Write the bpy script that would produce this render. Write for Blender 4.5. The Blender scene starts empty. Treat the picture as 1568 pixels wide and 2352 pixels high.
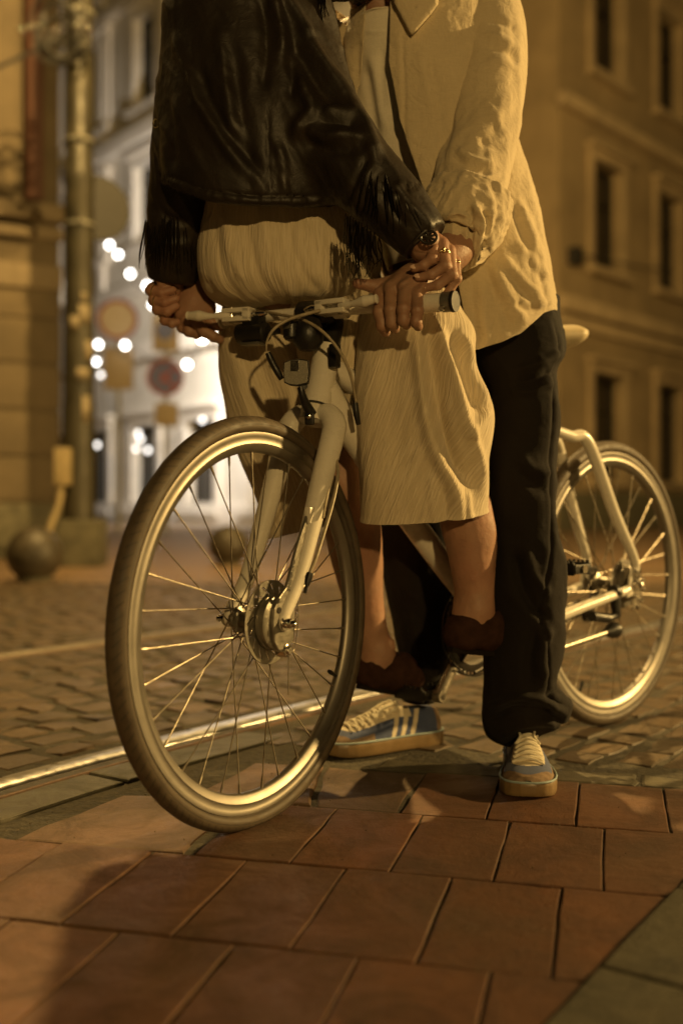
import bpy, bmesh, math, random
import numpy as np
from mathutils import Vector, Matrix

random.seed(7)
rng = np.random.default_rng(11)
scene = bpy.context.scene
COL = scene.collection

# ------------------------------------------------------------------ camera
CAM_H = 0.544
FOC = 2400.0           # focal length in units of a 1568 x 2352 picture
CX, HY = 784.0, 1151.0  # optical axis column, horizon row


def P(px, py, y):
    """point at distance y whose picture position is (px, py)"""
    return np.array(((px - CX) / FOC * y, y, CAM_H - (py - HY) / FOC * y))


cam_data = bpy.data.cameras.new("camera")
cam = bpy.data.objects.new("camera", cam_data)
COL.objects.link(cam)
cam.location = (0, 0, CAM_H)
cam.rotation_euler = (math.radians(90), 0, 0)
cam_data.sensor_fit = 'VERTICAL'
cam_data.sensor_height = 36.0
cam_data.sensor_width = 24.0
cam_data.lens = FOC / 2352 * 36.0
cam_data.shift_y = -25.0 / 2352
cam_data.clip_start = 0.05
cam_data.clip_end = 500
cam_data.dof.use_dof = True
cam_data.dof.focus_distance = 1.83
cam_data.dof.aperture_fstop = 1.7
scene.camera = cam

# ------------------------------------------------------------------ night sky
world = bpy.data.worlds.new("World")
scene.world = world
world.use_nodes = True
wn = world.node_tree
for n in list(wn.nodes):
    wn.nodes.remove(n)
sky = wn.nodes.new('ShaderNodeTexSky')
sky.sky_type = 'NISHITA'
sky.sun_disc = False
sky.sun_elevation = math.radians(-4)
sky.sun_rotation = math.radians(200)
bg = wn.nodes.new('ShaderNodeBackground')
bg.inputs['Strength'].default_value = 0.05
wo = wn.nodes.new('ShaderNodeOutputWorld')
wn.links.new(sky.outputs[0], bg.inputs[0])
wn.links.new(bg.outputs[0], wo.inputs[0])

# ------------------------------------------------------------------ street lamps (out of frame)
SODIUM = (1.0, 0.64, 0.215)


def lamp(name, loc, watts, col, size, target=None, spot=None):
    ld = bpy.data.lights.new(name, 'SPOT' if spot else 'POINT')
    ld.energy = watts
    ld.color = col
    ld.shadow_soft_size = size
    o = bpy.data.objects.new(name, ld)
    COL.objects.link(o)
    o.location = loc
    if spot:
        ld.spot_size = math.radians(spot)
        ld.spot_blend = 0.5
        d = Vector(target) - Vector(loc)
        o.rotation_euler = d.to_track_quat('-Z', 'Y').to_euler()
    return o


lamp("street_lamp_light", (6.0, 3.2, 2.5), 2500, SODIUM, 0.08)
lamp("street_lamp_light", (-0.50, 5.6, 6.7), 2650, SODIUM, 0.08)
lamp("street_lamp_light", (2.0, -7.0, 2.8), 1230, SODIUM, 0.14)
lamp("street_lamp_light", (-6.0, 4.6, 6.5), 70, SODIUM, 0.25)
lamp("street_lamp_light", (7.5, 12.5, 7.0), 300, SODIUM, 0.25)
lamp("shop_flood_light", (-2.3, 18.7, 4.6), 2500, (1.0, 0.90, 0.77), 0.25, target=(-5.6, 25.0, 3.2), spot=125)

scene.view_settings.view_transform = 'Standard'
scene.view_settings.look = 'None'
scene.view_settings.gamma = 1.0
scene.view_settings.use_curve_mapping = False
scene.view_settings.exposure = 0.0
scene.cycles.max_bounces = 6
scene.cycles.sample_clamp_indirect = 4.0
scene.cycles.use_denoising = True

# ------------------------------------------------------------------ mesh helpers


def link(name, me, parent=None, loc=None):
    o = bpy.data.objects.new(name, me)
    COL.objects.link(o)
    if parent is not None:
        o.parent = parent
        t = parent.location.copy() if parent.type == 'EMPTY' and parent.parent is None else Vector((0, 0, 0))
        o.matrix_parent_inverse = Matrix.Translation(-t)
    return o


def mesh_obj(name, V, Fs, mat, parent=None, smooth=True, uv=None, mat_idx=None):
    me = bpy.data.meshes.new(name)
    V = np.asarray(V, dtype=np.float64)
    if isinstance(Fs, np.ndarray):
        Fs = Fs.tolist()
    me.from_pydata(V.tolist(), [], Fs)
    mats = mat if isinstance(mat, (list, tuple)) else [mat]
    for m in mats:
        me.materials.append(m)
    if smooth:
        me.polygons.foreach_set('use_smooth', [True] * len(me.polygons))
    if mat_idx is not None:
        me.polygons.foreach_set('material_index', np.asarray(mat_idx, dtype=np.int32))
    if uv is not None:
        l = me.uv_layers.new(name='UVMap')
        vi = np.empty(len(me.loops), dtype=np.int32)
        me.loops.foreach_get('vertex_index', vi)
        uvs = np.asarray(uv, dtype=np.float32)
        if len(uvs) == len(V):
            l.data.foreach_set('uv', uvs[vi].ravel())
        else:
            l.data.foreach_set('uv', uvs.ravel())
    me.update()
    return link(name, me, parent)


def thing(name, label, cat, loc, group=None):
    o = bpy.data.objects.new(name, None)
    COL.objects.link(o)
    o.location = loc
    o.empty_display_size = 0.1
    o['label'] = label
    o['category'] = cat
    if group:
        o['group'] = group
    return o


def structure(o):
    o['kind'] = 'structure'
    return o


def unit(v):
    v = np.asarray(v, float)
    return v / max(np.linalg.norm(v), 1e-12)


def spline(pts, n):
    """Catmull-Rom through points (any dimension), n samples"""
    p = np.asarray(pts, float)
    if len(p) == 2:
        t = np.linspace(0, 1, n)[:, None]
        return p[0] * (1 - t) + p[1] * t
    q = np.vstack([2 * p[0] - p[1], p, 2 * p[-1] - p[-2]])
    m = len(p) - 1
    out = []
    for t in np.linspace(0, m, n):
        i = min(int(t), m - 1)
        f = t - i
        a, b, c, d = q[i], q[i + 1], q[i + 2], q[i + 3]
        out.append(0.5 * ((2 * b) + (-a + c) * f + (2 * a - 5 * b + 4 * c - d) * f * f + (-a + 3 * b - 3 * c + d) * f ** 3))
    return np.array(out)


class MB:
    """collects shapes into one mesh"""

    def __init__(self):
        self.v, self.f, self.mi = [], [], []
        self.n = 0

    def add(self, V, Fs, mi=0):
        V = np.asarray(V, float)
        self.v.append(V)
        for f in Fs:
            self.f.append([int(i) + self.n for i in f])
            self.mi.append(mi)
        self.n += len(V)
        return self

    def tube(self, pts, r, seg=12, caps=True, closed=False, mi=0, flat=None):
        p = np.asarray(pts, float)
        m = len(p)
        rr = np.full(m, float(r)) if np.isscalar(r) else np.interp(np.linspace(0, 1, m), np.linspace(0, 1, len(r)), r)
        if closed:
            T = np.roll(p, -1, 0) - np.roll(p, 1, 0)
        else:
            T = np.gradient(p, axis=0)
        T /= np.maximum(np.linalg.norm(T, axis=1)[:, None], 1e-12)
        ref = np.array([0, 0, 1.0]) if abs(T[0][2]) < 0.9 else np.array([1.0, 0, 0])
        u = unit(np.cross(T[0], ref))
        V = []
        a = np.linspace(0, 2 * np.pi, seg, endpoint=False)
        ca, sa = np.cos(a)[:, None], np.sin(a)[:, None]
        if flat is not None:
            sa = sa * flat
        for i in range(m):
            u = unit(u - T[i] * np.dot(u, T[i]))
            w = np.cross(T[i], u)
            V.append(p[i] + rr[i] * (ca * u + sa * w))
        V = np.vstack(V)
        Fs = []
        for i in range(m if closed else m - 1):
            j = (i + 1) % m
            for k in range(seg):
                l = (k + 1) % seg
                Fs.append((i * seg + k, i * seg + l, j * seg + l, j * seg + k))
        if caps and not closed:
            Fs.append(list(range(seg))[::-1])
            Fs.append([(m - 1) * seg + k for k in range(seg)])
        return self.add(V, Fs, mi)

    def box(self, c, ax, ay, az, bev=0.0, mi=0):
        """box with half-axis vectors"""
        c, ax, ay, az = (np.asarray(t, float) for t in (c, ax, ay, az))
        if bev <= 0:
            s = [(-1, -1, -1), (1, -1, -1), (1, 1, -1), (-1, 1, -1), (-1, -1, 1), (1, -1, 1), (1, 1, 1), (-1, 1, 1)]
            V = [c + a * ax + b * ay + d * az for a, b, d in s]
            return self.add(V, [(0, 3, 2, 1), (4, 5, 6, 7), (0, 1, 5, 4), (1, 2, 6, 5), (2, 3, 7, 6), (3, 0, 4, 7)], mi)
        bm = bmesh.new()
        lx, ly, lz = np.linalg.norm(ax), np.linalg.norm(ay), np.linalg.norm(az)
        bmesh.ops.create_cube(bm, size=2)
        for v in bm.verts:
            v.co = Vector((v.co.x * lx, v.co.y * ly, v.co.z * lz))
        bmesh.ops.bevel(bm, geom=list(bm.edges), offset=bev, segments=2, profile=0.6, affect='EDGES')
        ux, uy, uz = ax / lx, ay / ly, az / lz
        V = [c + v.co.x * ux + v.co.y * uy + v.co.z * uz for v in bm.verts]
        bm.verts.index_update()
        Fs = [[v.index for v in f.verts] for f in bm.faces]
        bm.free()
        return self.add(V, Fs, mi)

    def lathe(self, c, axis, prof, seg=32, mi=0, closed=False):
        """prof: list of (radius, height along axis)"""
        axis = unit(axis)
        ref = np.array([0, 0, 1.0]) if abs(axis[2]) < 0.9 else np.array([1.0, 0, 0])
        u = unit(np.cross(axis, ref))
        w = np.cross(axis, u)
        c = np.asarray(c, float)
        a = np.linspace(0, 2 * np.pi, seg, endpoint=False)
        ring = np.cos(a)[:, None] * u + np.sin(a)[:, None] * w
        V = np.vstack([c + max(r, 1e-5) * ring + h * axis for r, h in prof])
        m = len(prof)
        Fs = []
        for i in range(m if closed else m - 1):
            j = (i + 1) % m
            for k in range(seg):
                l = (k + 1) % seg
                Fs.append((i * seg + k, i * seg + l, j * seg + l, j * seg + k))
        return self.add(V, Fs, mi)

    def sphere(self, c, r, seg=20, rings=12, scale=(1, 1, 1), mi=0, rot=None):
        t = np.linspace(0, np.pi, rings + 1)
        a = np.linspace(0, 2 * np.pi, seg, endpoint=False)
        V = []
        for x in t:
            V.append(np.stack([np.sin(x) * np.cos(a), np.sin(x) * np.sin(a), np.full(seg, np.cos(x))], 1))
        V = np.vstack(V) * r * np.array(scale)
        if rot is not None:
            V = V @ np.asarray(rot).T
        V = V + np.asarray(c, float)
        Fs = []
        for i in range(rings):
            for k in range(seg):
                l = (k + 1) % seg
                Fs.append((i * seg + k, (i + 1) * seg + k, (i + 1) * seg + l, i * seg + l))
        return self.add(V, Fs, mi)

    def prism(self, poly, h0, h1, o, ex, ey, ez, mi=0):
        """polygon (2D list) extruded from h0 to h1 along ez"""
        o, ex, ey, ez = (np.asarray(t, float) for t in (o, ex, ey, ez))
        n = len(poly)
        V = [o + a * ex + b * ey + h0 * ez for a, b in poly] + [o + a * ex + b * ey + h1 * ez for a, b in poly]
        Fs = [list(range(n))[::-1], list(range(n, 2 * n))]
        for i in range(n):
            j = (i + 1) % n
            Fs.append((i, j, n + j, n + i))
        return self.add(V, Fs, mi)

    def build(self, name, mat, parent=None, smooth=True):
        o = mesh_obj(name, np.vstack(self.v), self.f, mat, parent, smooth, mat_idx=self.mi)
        if smooth:
            o.data.set_sharp_from_angle(angle=math.radians(40))
        return o


# ---- vector value noise


def _hash(ix, iy, iz):
    h = (ix.astype(np.int64) * 374761393 + iy.astype(np.int64) * 668265263 + iz.astype(np.int64) * 2147483647 % 1000003 * 97) & 0xffffffff
    h = ((h ^ (h >> 13)) * 1274126177) & 0xffffffff
    h = ((h ^ (h >> 16)) * 2246822519) & 0xffffffff
    return ((h ^ (h >> 15)) & 0xffff) / 65535.0


def vnoise(p):
    p = np.asarray(p, float)
    i = np.floor(p).astype(np.int64)
    f = p - i
    f = f * f * f * (f * (f * 6 - 15) + 10)
    x, y, z = i[:, 0], i[:, 1], i[:, 2]
    out = 0
    for dx in (0, 1):
        for dy in (0, 1):
            for dz in (0, 1):
                w = (f[:, 0] if dx else 1 - f[:, 0]) * (f[:, 1] if dy else 1 - f[:, 1]) * (f[:, 2] if dz else 1 - f[:, 2])
                out = out + w * _hash(x + dx, y + dy, z + dz)
    return out * 2 - 1


def fbm(p, oct=3):
    s, a, out = 1.0, 1.0, 0
    for k in range(oct):
        out = out + a * vnoise(np.asarray(p) * s + 17.3 * k)
        s *= 2.03
        a *= 0.5
    return out


def ridged(p, oct=2):
    s, a, out = 1.0, 1.0, 0
    for k in range(oct):
        out = out + a * (1 - 2 * np.abs(vnoise(np.asarray(p) * s + 31.7 * k)))
        s *= 2.1
        a *= 0.5
    return out


# ---- signed distance modelling (smooth unions meshed with surface nets)


def smin(a, b, k):
    h = np.clip(0.5 + 0.5 * (b - a) / k, 0, 1)
    return b * (1 - h) + a * h - k * h * (1 - h)


def sd_chain(Q, pts, k=0.004, flat=None, every=None):
    """rounded cone chain; pts rows (x, y, z, r). flat=(dir, factor) squeezes along dir"""
    pts = np.asarray(pts, float)
    if flat is not None:
        d = unit(flat[0])
        f = 1.0 / flat[1] - 1.0
        Q = Q + (Q @ d)[:, None] * d * f
        pts = pts.copy()
        pts[:, :3] += (pts[:, :3] @ d)[:, None] * d * f
    out = None
    if len(pts) == 1:
        return np.linalg.norm(Q - pts[0, :3], axis=1) - pts[0, 3]
    for a, b in zip(pts[:-1], pts[1:]):
        ab = b[:3] - a[:3]
        t = np.clip(((Q - a[:3]) @ ab) / max(ab @ ab, 1e-12), 0, 1)
        dd = Q - a[:3] - t[:, None] * ab
        dist = np.sqrt((dd * dd).sum(1)) - (a[3] + t * (b[3] - a[3]))
        out = dist if out is None else smin(out, dist, k)
    return out


def surf_nets(vol, org, h):
    s = vol < 0
    n = np.array(vol.shape)
    m = n - 1

    def sh(a, i, j, k):
        return a[i:i + m[0], j:j + m[1], k:k + m[2]]
    cnt = np.zeros(tuple(m), np.int8)
    for i in (0, 1):
        for j in (0, 1):
            for k in (0, 1):
                cnt += sh(s, i, j, k)
    mask = (cnt > 0) & (cnt < 8)
    ci = np.argwhere(mask)
    idx = np.full(tuple(m), -1, np.int64)
    idx[mask] = np.arange(len(ci))
    pos = np.zeros((len(ci), 3))
    num = np.zeros(len(ci))
    for ax in range(3):
        o1, o2 = [a for a in range(3) if a != ax]
        for b in (0, 1):
            for c in (0, 1):
                off0 = np.zeros(3, int)
                off0[o1], off0[o2] = b, c
                off1 = off0.copy()
                off1[ax] = 1
                v0 = vol[tuple((ci + off0).T)]
                v1 = vol[tuple((ci + off1).T)]
                cr = (v0 < 0) != (v1 < 0)
                t = np.where(cr, v0 / np.where(cr, v0 - v1, 1), 0)
                pp = np.tile(off0.astype(float), (len(ci), 1))
                pp[:, ax] += t
                pos += pp * cr[:, None]
                num += cr
    V = org + (ci + pos / np.maximum(num, 1)[:, None]) * h
    Fs = []
    for ax in range(3):
        o1, o2 = [(1, 2), (2, 0), (0, 1)][ax]
        sl0 = [slice(None)] * 3
        sl1 = [slice(None)] * 3
        sl0[ax] = slice(0, n[ax] - 1)
        sl1[ax] = slice(1, n[ax])
        a, b = s[tuple(sl0)], s[tuple(sl1)]
        e = np.argwhere(a != b)
        e = e[(e[:, o1] > 0) & (e[:, o1] < n[o1] - 1) & (e[:, o2] > 0) & (e[:, o2] < n[o2] - 1)]
        fl = a[tuple(e.T)]
        q = []
        for d1, d2 in ((1, 1), (0, 1), (0, 0), (1, 0)):
            c = e.copy()
            c[:, o1] -= d1
            c[:, o2] -= d2
            q.append(idx[tuple(c.T)])
        q = np.stack(q, 1)
        q[~fl] = q[~fl][:, ::-1]
        Fs.append(q)
    Fs = np.vstack(Fs)
    Fs = Fs[(Fs >= 0).all(1)]
    return V, Fs


def sdf_mesh(fn, lo, hi, h):
    lo, hi = np.asarray(lo, float), np.asarray(hi, float)
    n = np.ceil((hi - lo) / h).astype(int) + 1
    g = np.stack(np.meshgrid(*[lo[i] + h * np.arange(n[i]) for i in range(3)], indexing='ij'), -1).reshape(-1, 3)
    vol = np.empty(len(g))
    step = 400000
    for i in range(0, len(g), step):
        vol[i:i + step] = fn(g[i:i + step])
    return surf_nets(vol.reshape(tuple(n)), lo, h)


def normals(V, Fs):
    Fs = np.asarray(Fs)
    fn = np.cross(V[Fs[:, 2]] - V[Fs[:, 0]], V[Fs[:, 3]] - V[Fs[:, 1]])
    N = np.zeros_like(V)
    for k in range(4):
        np.add.at(N, Fs[:, k], fn)
    return N / np.maximum(np.linalg.norm(N, axis=1)[:, None], 1e-12)


def smooth_mesh(V, Fs, it=2, lam=0.5):
    Fs = np.asarray(Fs)
    e = np.vstack([Fs[:, [0, 1]], Fs[:, [1, 2]], Fs[:, [2, 3]], Fs[:, [3, 0]]])
    e = np.vstack([e, e[:, ::-1]])
    cnt = np.bincount(e[:, 0], minlength=len(V))
    for _ in range(it):
        S = np.stack([np.bincount(e[:, 0], weights=V[e[:, 1], k], minlength=len(V)) for k in range(3)], 1)
        V = V + lam * (S / np.maximum(cnt, 1)[:, None] - V) * (cnt > 0)[:, None]
    return V


def strokes(V, N, lst, facing=True):
    """sculpts folds along drawn lines: (points in picture units, width, height in metres)"""
    px = CX + V[:, 0] / V[:, 1] * FOC
    py = HY - (V[:, 2] - CAM_H) / V[:, 1] * FOC
    view = -(V - np.array([0, 0, CAM_H]))
    view /= np.linalg.norm(view, axis=1)[:, None]
    w = np.clip((N * view).sum(1) * 2.0, 0, 1) if facing else np.ones(len(V))
    q = np.stack([px, py], 1)
    D = np.zeros(len(V))
    for pts, wid, amp in lst:
        p = spline([(float(a), float(b)) for a, b in pts], 8 * len(pts))
        best = np.full(len(V), 1e9)
        bt = np.zeros(len(V))
        for i in range(len(p) - 1):
            ab = p[i + 1] - p[i]
            t = np.clip(((q - p[i]) @ ab) / max(ab @ ab, 1e-9), 0, 1)
            d = np.hypot(*(q - p[i] - t[:, None] * ab).T)
            m = d < best
            best[m] = d[m]
            bt[m] = (i + t[m]) / (len(p) - 1)
        taper = np.clip(np.minimum(bt, 1 - bt) * 6 + 0.25, 0, 1)
        D += amp * np.exp(-(best / wid) ** 2) * taper
    return V + N * (D * w)[:, None]
# ------------------------------------------------------------------ materials


class NT:
    def __init__(self, name):
        self.m = bpy.data.materials.new(name)
        self.m.use_nodes = True
        self.t = self.m.node_tree
        self.b = self.t.nodes['Principled BSDF']
        self.out = self.t.nodes['Material Output']
        self.tc = None

    def n(self, typ, **kw):
        x = self.t.nodes.new(typ)
        for k, v in kw.items():
            setattr(x, k, v)
        return x

    def l(self, a, b):
        self.t.links.new(a, b)

    def coord(self, kind='Object', scale=(1, 1, 1)):
        if self.tc is None:
            self.tc = self.n('ShaderNodeTexCoord')
        mp = self.n('ShaderNodeMapping')
        mp.inputs['Scale'].default_value = scale
        self.l(self.tc.outputs[kind], mp.inputs[0])
        return mp.outputs[0]

    def noise(self, co, scale, detail=4, rough=0.55, dist=0.0):
        x = self.n('ShaderNodeTexNoise')
        x.inputs['Scale'].default_value = scale
        x.inputs['Detail'].default_value = detail
        x.inputs['Roughness'].default_value = rough
        x.inputs['Distortion'].default_value = dist
        self.l(co, x.inputs['Vector'])
        return x.outputs['Fac']

    def ramp(self, fac, stops):
        r = self.n('ShaderNodeValToRGB')
        e = r.color_ramp.elements
        while len(e) > 1:
            e.remove(e[-1])
        e[0].position, e[0].color = stops[0][0], tuple(stops[0][1]) + (1,)
        for p, c in stops[1:]:
            k = e.new(p)
            k.color = tuple(c) + (1,)
        self.l(fac, r.inputs[0])
        return r.outputs[0]

    def math(self, op, a, b=0.0):
        x = self.n('ShaderNodeMath', operation=op)
        for i, v in enumerate((a, b)):
            if isinstance(v, (int, float)):
                x.inputs[i].default_value = v
            else:
                self.l(v, x.inputs[i])
        return x.outputs[0]

    def mapr(self, fac, a, b, c, d):
        x = self.n('ShaderNodeMapRange')
        for i, v in enumerate((a, b, c, d)):
            x.inputs[i + 1].default_value = v
        self.l(fac, x.inputs[0])
        return x.outputs[0]

    def bump(self, h, dist, strength=1.0, prev=None):
        x = self.n('ShaderNodeBump')
        x.inputs['Strength'].default_value = strength
        x.inputs['Distance'].default_value = dist
        self.l(h, x.inputs['Height'])
        if prev is not None:
            self.l(prev, x.inputs['Normal'])
        return x.outputs[0]

    def mixc(self, fac, a, b):
        x = self.n('ShaderNodeMix', data_type='RGBA')
        for i, v in ((0, fac), (6, a), (7, b)):
            if isinstance(v, (int, float)):
                x.inputs[i].default_value = v
            elif isinstance(v, (tuple, list)):
                x.inputs[i].default_value = tuple(v) + (1,) if len(v) == 3 else v
            else:
                self.l(v, x.inputs[i])
        return x.outputs[2]

    def set(self, **kw):
        for k, v in kw.items():
            s = self.b.inputs[k.replace('_', ' ')]
            if isinstance(v, (int, float)):
                s.default_value = v
            elif isinstance(v, (tuple, list)):
                s.default_value = tuple(v) + ((1,) if len(v) == 3 and s.type == 'RGBA' else ())
            else:
                self.l(v, s)
        return self.m


def simple(name, col, rough=0.5, metal=0.0, var=0.15, vscale=20, bump=0.0, bscale=60, coat=0.0, spec=0.5, rvar=0.1):
    t = NT(name)
    co = t.coord()
    f = t.noise(co, vscale, 5)
    lo = tuple(c * (1 - var) for c in col)
    hi = tuple(min(1, c * (1 + var)) for c in col)
    kw = dict(Base_Color=t.ramp(f, [(0.3, lo), (0.7, hi)]), Metallic=metal, Coat_Weight=coat)
    kw['Roughness'] = t.mapr(t.noise(co, vscale * 2.3, 4), 0.3, 0.7, max(0.02, rough - rvar), min(1, rough + rvar))
    kw['Specular_IOR_Level'] = spec
    if bump:
        kw['Normal'] = t.bump(t.noise(co, bscale, 6), bump)
    return t.set(**kw)


def emit(name, col, s):
    t = NT(name)
    e = t.n('ShaderNodeEmission')
    e.inputs[0].default_value = tuple(col) + (1,)
    e.inputs[1].default_value = s
    t.l(e.outputs[0], t.out.inputs[0])
    return t.m


M = {}


def mk_tile(name, base, alt, wet=0.55):
    t = NT(name)
    co = t.coord()
    big = t.noise(co, 2.1, 5, 0.6)
    patch = t.noise(co, 7.5, 6, 0.7, 0.8)
    mid = t.noise(co, 30, 6, 0.68)
    fine = t.noise(co, 260, 4, 0.7)
    gi = t.n('ShaderNodeNewGeometry')
    isl = gi.outputs['Random Per Island']
    c = t.ramp(isl, [(0, base), (0.35, tuple(0.5 * (a + b) for a, b in zip(base, alt))), (0.7, alt), (1, tuple(0.8 * x for x in base))])
    c = t.mixc(t.mapr(patch, 0.42, 0.68, 0, 0.85), c, tuple(x * 0.42 for x in alt))
    c = t.mixc(t.mapr(mid, 0.5, 0.75, 0, 0.55), c, tuple(x * 0.45 for x in base))
    c = t.mixc(t.mapr(big, 0.45, 0.68, 0, 0.6), c, (0.060, 0.046, 0.028))
    vo = t.n('ShaderNodeTexVoronoi')
    vo.inputs['Scale'].default_value = 5.5
    t.l(co, vo.inputs['Vector'])
    gum = t.mapr(vo.outputs['Distance'], 0.035, 0.05, 0.55, 0.0)
    c = t.mixc(t.math('MULTIPLY', gum, t.math('GREATER_THAN', big, 0.5)), c, (0.05, 0.04, 0.03))
    c = t.mixc(t.mapr(fine, 0.60, 0.74, 0, 0.7), c, tuple(min(1, x * 1.9) for x in base))
    b0 = t.bump(patch, 0.006, 0.35)
    b1 = t.bump(mid, 0.004, 0.6, b0)
    b2 = t.bump(fine, 0.0012, 0.8, b1)
    return t.set(Base_Color=c, Roughness=t.mapr(patch, 0.3, 0.7, wet - 0.10, wet + 0.22), Normal=b2, Specular_IOR_Level=0.3)


M['tile'] = mk_tile('terracotta_paver', (0.142, 0.061, 0.028), (0.104, 0.050, 0.027))
M['slab'] = mk_tile('grey_slab', (0.140, 0.078, 0.044), (0.105, 0.066, 0.041))
M['kerbstone'] = mk_tile('edge_stone', (0.105, 0.092, 0.062), (0.085, 0.078, 0.054))
M['sett'] = mk_tile('granite_sett', (0.118, 0.078, 0.043), (0.080, 0.058, 0.036), 0.5)
M['dirt'] = simple('joint_dirt', (0.036, 0.029, 0.016), 0.95, var=0.5, vscale=60, bump=0.006, bscale=90)


def mk_road():
    t = NT('old_road')
    co = t.coord()
    br = t.n('ShaderNodeTexVoronoi')
    br.inputs['Scale'].default_value = 7
    t.l(co, br.inputs['Vector'])
    f = t.noise(co, 1.2, 6)
    fine = t.noise(co, 60, 4)
    c = t.ramp(f, [(0.3, (0.12, 0.08, 0.045)), (0.55, (0.19, 0.12, 0.063)), (0.75, (0.15, 0.10, 0.058))])
    c2 = t.mixc(t.mapr(br.outputs['Distance'], 0.0, 0.12, 0.5, 0.0), c, (0.07, 0.05, 0.03))
    return t.set(Base_Color=c2, Roughness=t.mapr(fine, 0.3, 0.7, 0.45, 0.8), Normal=t.bump(br.outputs['Distance'], 0.02, 0.6))


M['road'] = mk_road()


def mk_rail():
    t = NT('rail_steel')
    co = t.coord(scale=(1, 1, 1))
    f = t.noise(co, 35, 6)
    return t.set(Base_Color=t.ramp(f, [(0.3, (0.50, 0.49, 0.48)), (0.7, (0.68, 0.67, 0.66))]), Metallic=1.0,
                 Roughness=t.mapr(f, 0.3, 0.7, 0.26, 0.38), Normal=t.bump(f, 0.0004, 0.3))


M['rail'] = mk_rail()
M['rail_dull'] = simple('dull_rail_steel', (0.20, 0.17, 0.13), 0.5, 0.9, var=0.3, vscale=20)
M['groove'] = simple('rail_groove', (0.03, 0.022, 0.014), 0.7, var=0.4)
M['rail_side'] = simple('rail_rust', (0.10, 0.055, 0.03), 0.6, 0.4, var=0.4, vscale=50)


def mk_plaster(name, col, var=0.25, rough=0.9, sc=1.3):
    t = NT(name)
    co = t.coord()
    a = t.noise(co, sc, 6, 0.6)
    b = t.noise(co, 14, 5)
    drip = t.noise(t.coord(scale=(3, 3, 0.35)), 2.0, 5)
    c = t.ramp(a, [(0.3, tuple(x * (1 - var) for x in col)), (0.7, tuple(min(1, x * (1 + var * 0.5)) for x in col))])
    c = t.mixc(t.mapr(drip, 0.55, 0.8, 0, 0.4), c, tuple(x * 0.5 for x in col))
    return t.set(Base_Color=c, Roughness=rough, Normal=t.bump(b, 0.01, 0.4))


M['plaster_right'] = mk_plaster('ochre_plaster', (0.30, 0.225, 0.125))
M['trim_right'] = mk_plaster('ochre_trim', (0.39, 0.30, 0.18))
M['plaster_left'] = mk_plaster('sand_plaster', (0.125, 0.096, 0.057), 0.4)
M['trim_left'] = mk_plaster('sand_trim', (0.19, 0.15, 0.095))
M['plaster_mid'] = mk_plaster('white_plaster', (0.68, 0.64, 0.57), 0.15)
M['trim_mid'] = mk_plaster('white_trim', (0.72, 0.68, 0.62), 0.1)
M['glass'] = simple('dark_window_glass', (0.012, 0.010, 0.008), 0.12, var=0.2, spec=0.6)
M['frame_wood'] = simple('window_wood', (0.025, 0.019, 0.012), 0.6)
M['roof'] = simple('roof_tile', (0.10, 0.05, 0.03), 0.8, vscale=3)
M['pipe_red'] = simple('red_brown_pipe', (0.075, 0.030, 0.018), 0.7)
M['pole_metal'] = simple('painted_pole', (0.036, 0.031, 0.018), 0.5, 0.2, var=0.5, vscale=3.5, bump=0.004, bscale=20)
M['concrete'] = simple('dark_concrete', (0.10, 0.09, 0.055), 0.8, var=0.35, vscale=8, bump=0.006, bscale=40)
M['bollard'] = simple('cast_bollard', (0.055, 0.044, 0.027), 0.5, 0.1, var=0.4, vscale=9, bump=0.004, bscale=50)
M['box_cream'] = simple('cream_box', (0.30, 0.235, 0.12), 0.6)
M['paper'] = simple('torn_paper', (0.22, 0.18, 0.115), 0.8, var=0.4, vscale=10)
M['sign_white'] = simple('sign_white', (0.36, 0.30, 0.22), 0.6)
M['sign_red'] = simple('sign_red', (0.20, 0.045, 0.04), 0.6)
M['sign_blue'] = simple('sign_blue', (0.045, 0.06, 0.15), 0.5)
M['sign_yellow'] = simple('sign_plate', (0.27, 0.205, 0.115), 0.7)
M['galv'] = simple('galvanised_steel', (0.25, 0.24, 0.2), 0.5, 0.6)
M['bulb_reflection'] = emit('bulb_reflection_glow', (1.0, 0.93, 0.84), 4.5)  # weaker glow, stands in for bulbs reflected in window glass
M['bulb'] = emit('bulb_glow', (1.0, 0.96, 0.88), 14.0)
M['wire'] = simple('black_wire', (0.02, 0.018, 0.015), 0.6)

# bicycle
M['white_paint'] = simple('white_frame_paint', (0.66, 0.62, 0.54), 0.28, var=0.06, vscale=14, coat=0.4, rvar=0.06, bump=0.0003, bscale=300)
M['alu'] = simple('rim_alloy', (0.27, 0.25, 0.22), 0.47, 1.0, var=0.08, vscale=12, bump=0.0001, bscale=160, rvar=0.04)
M['steel'] = simple('polished_steel', (0.62, 0.58, 0.52), 0.2, 1.0, var=0.15, vscale=60)
M['stand_metal'] = simple('dull_steel', (0.32, 0.29, 0.24), 0.45, 1.0, var=0.2, vscale=60)
M['grey_metal'] = simple('grey_cast_metal', (0.26, 0.24, 0.20), 0.38, 0.75, var=0.25, vscale=40, bump=0.0006, bscale=220)
M['spoke'] = simple('spoke_steel', (0.30, 0.265, 0.21), 0.45, 1.0, var=0.3, vscale=80)
M['black_plastic'] = simple('black_plastic', (0.012, 0.011, 0.010), 0.4, var=0.3, vscale=40, bump=0.0005, bscale=200)
M['chrome'] = simple('chrome', (0.75, 0.72, 0.66), 0.1, 1.0, var=0.05)
M['saddle'] = simple('cream_saddle', (0.50, 0.42, 0.28), 0.45, var=0.12, bump=0.0006, bscale=300)
M['cable'] = simple('cable_housing', (0.30, 0.25, 0.17), 0.45, var=0.2, vscale=100)
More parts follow.
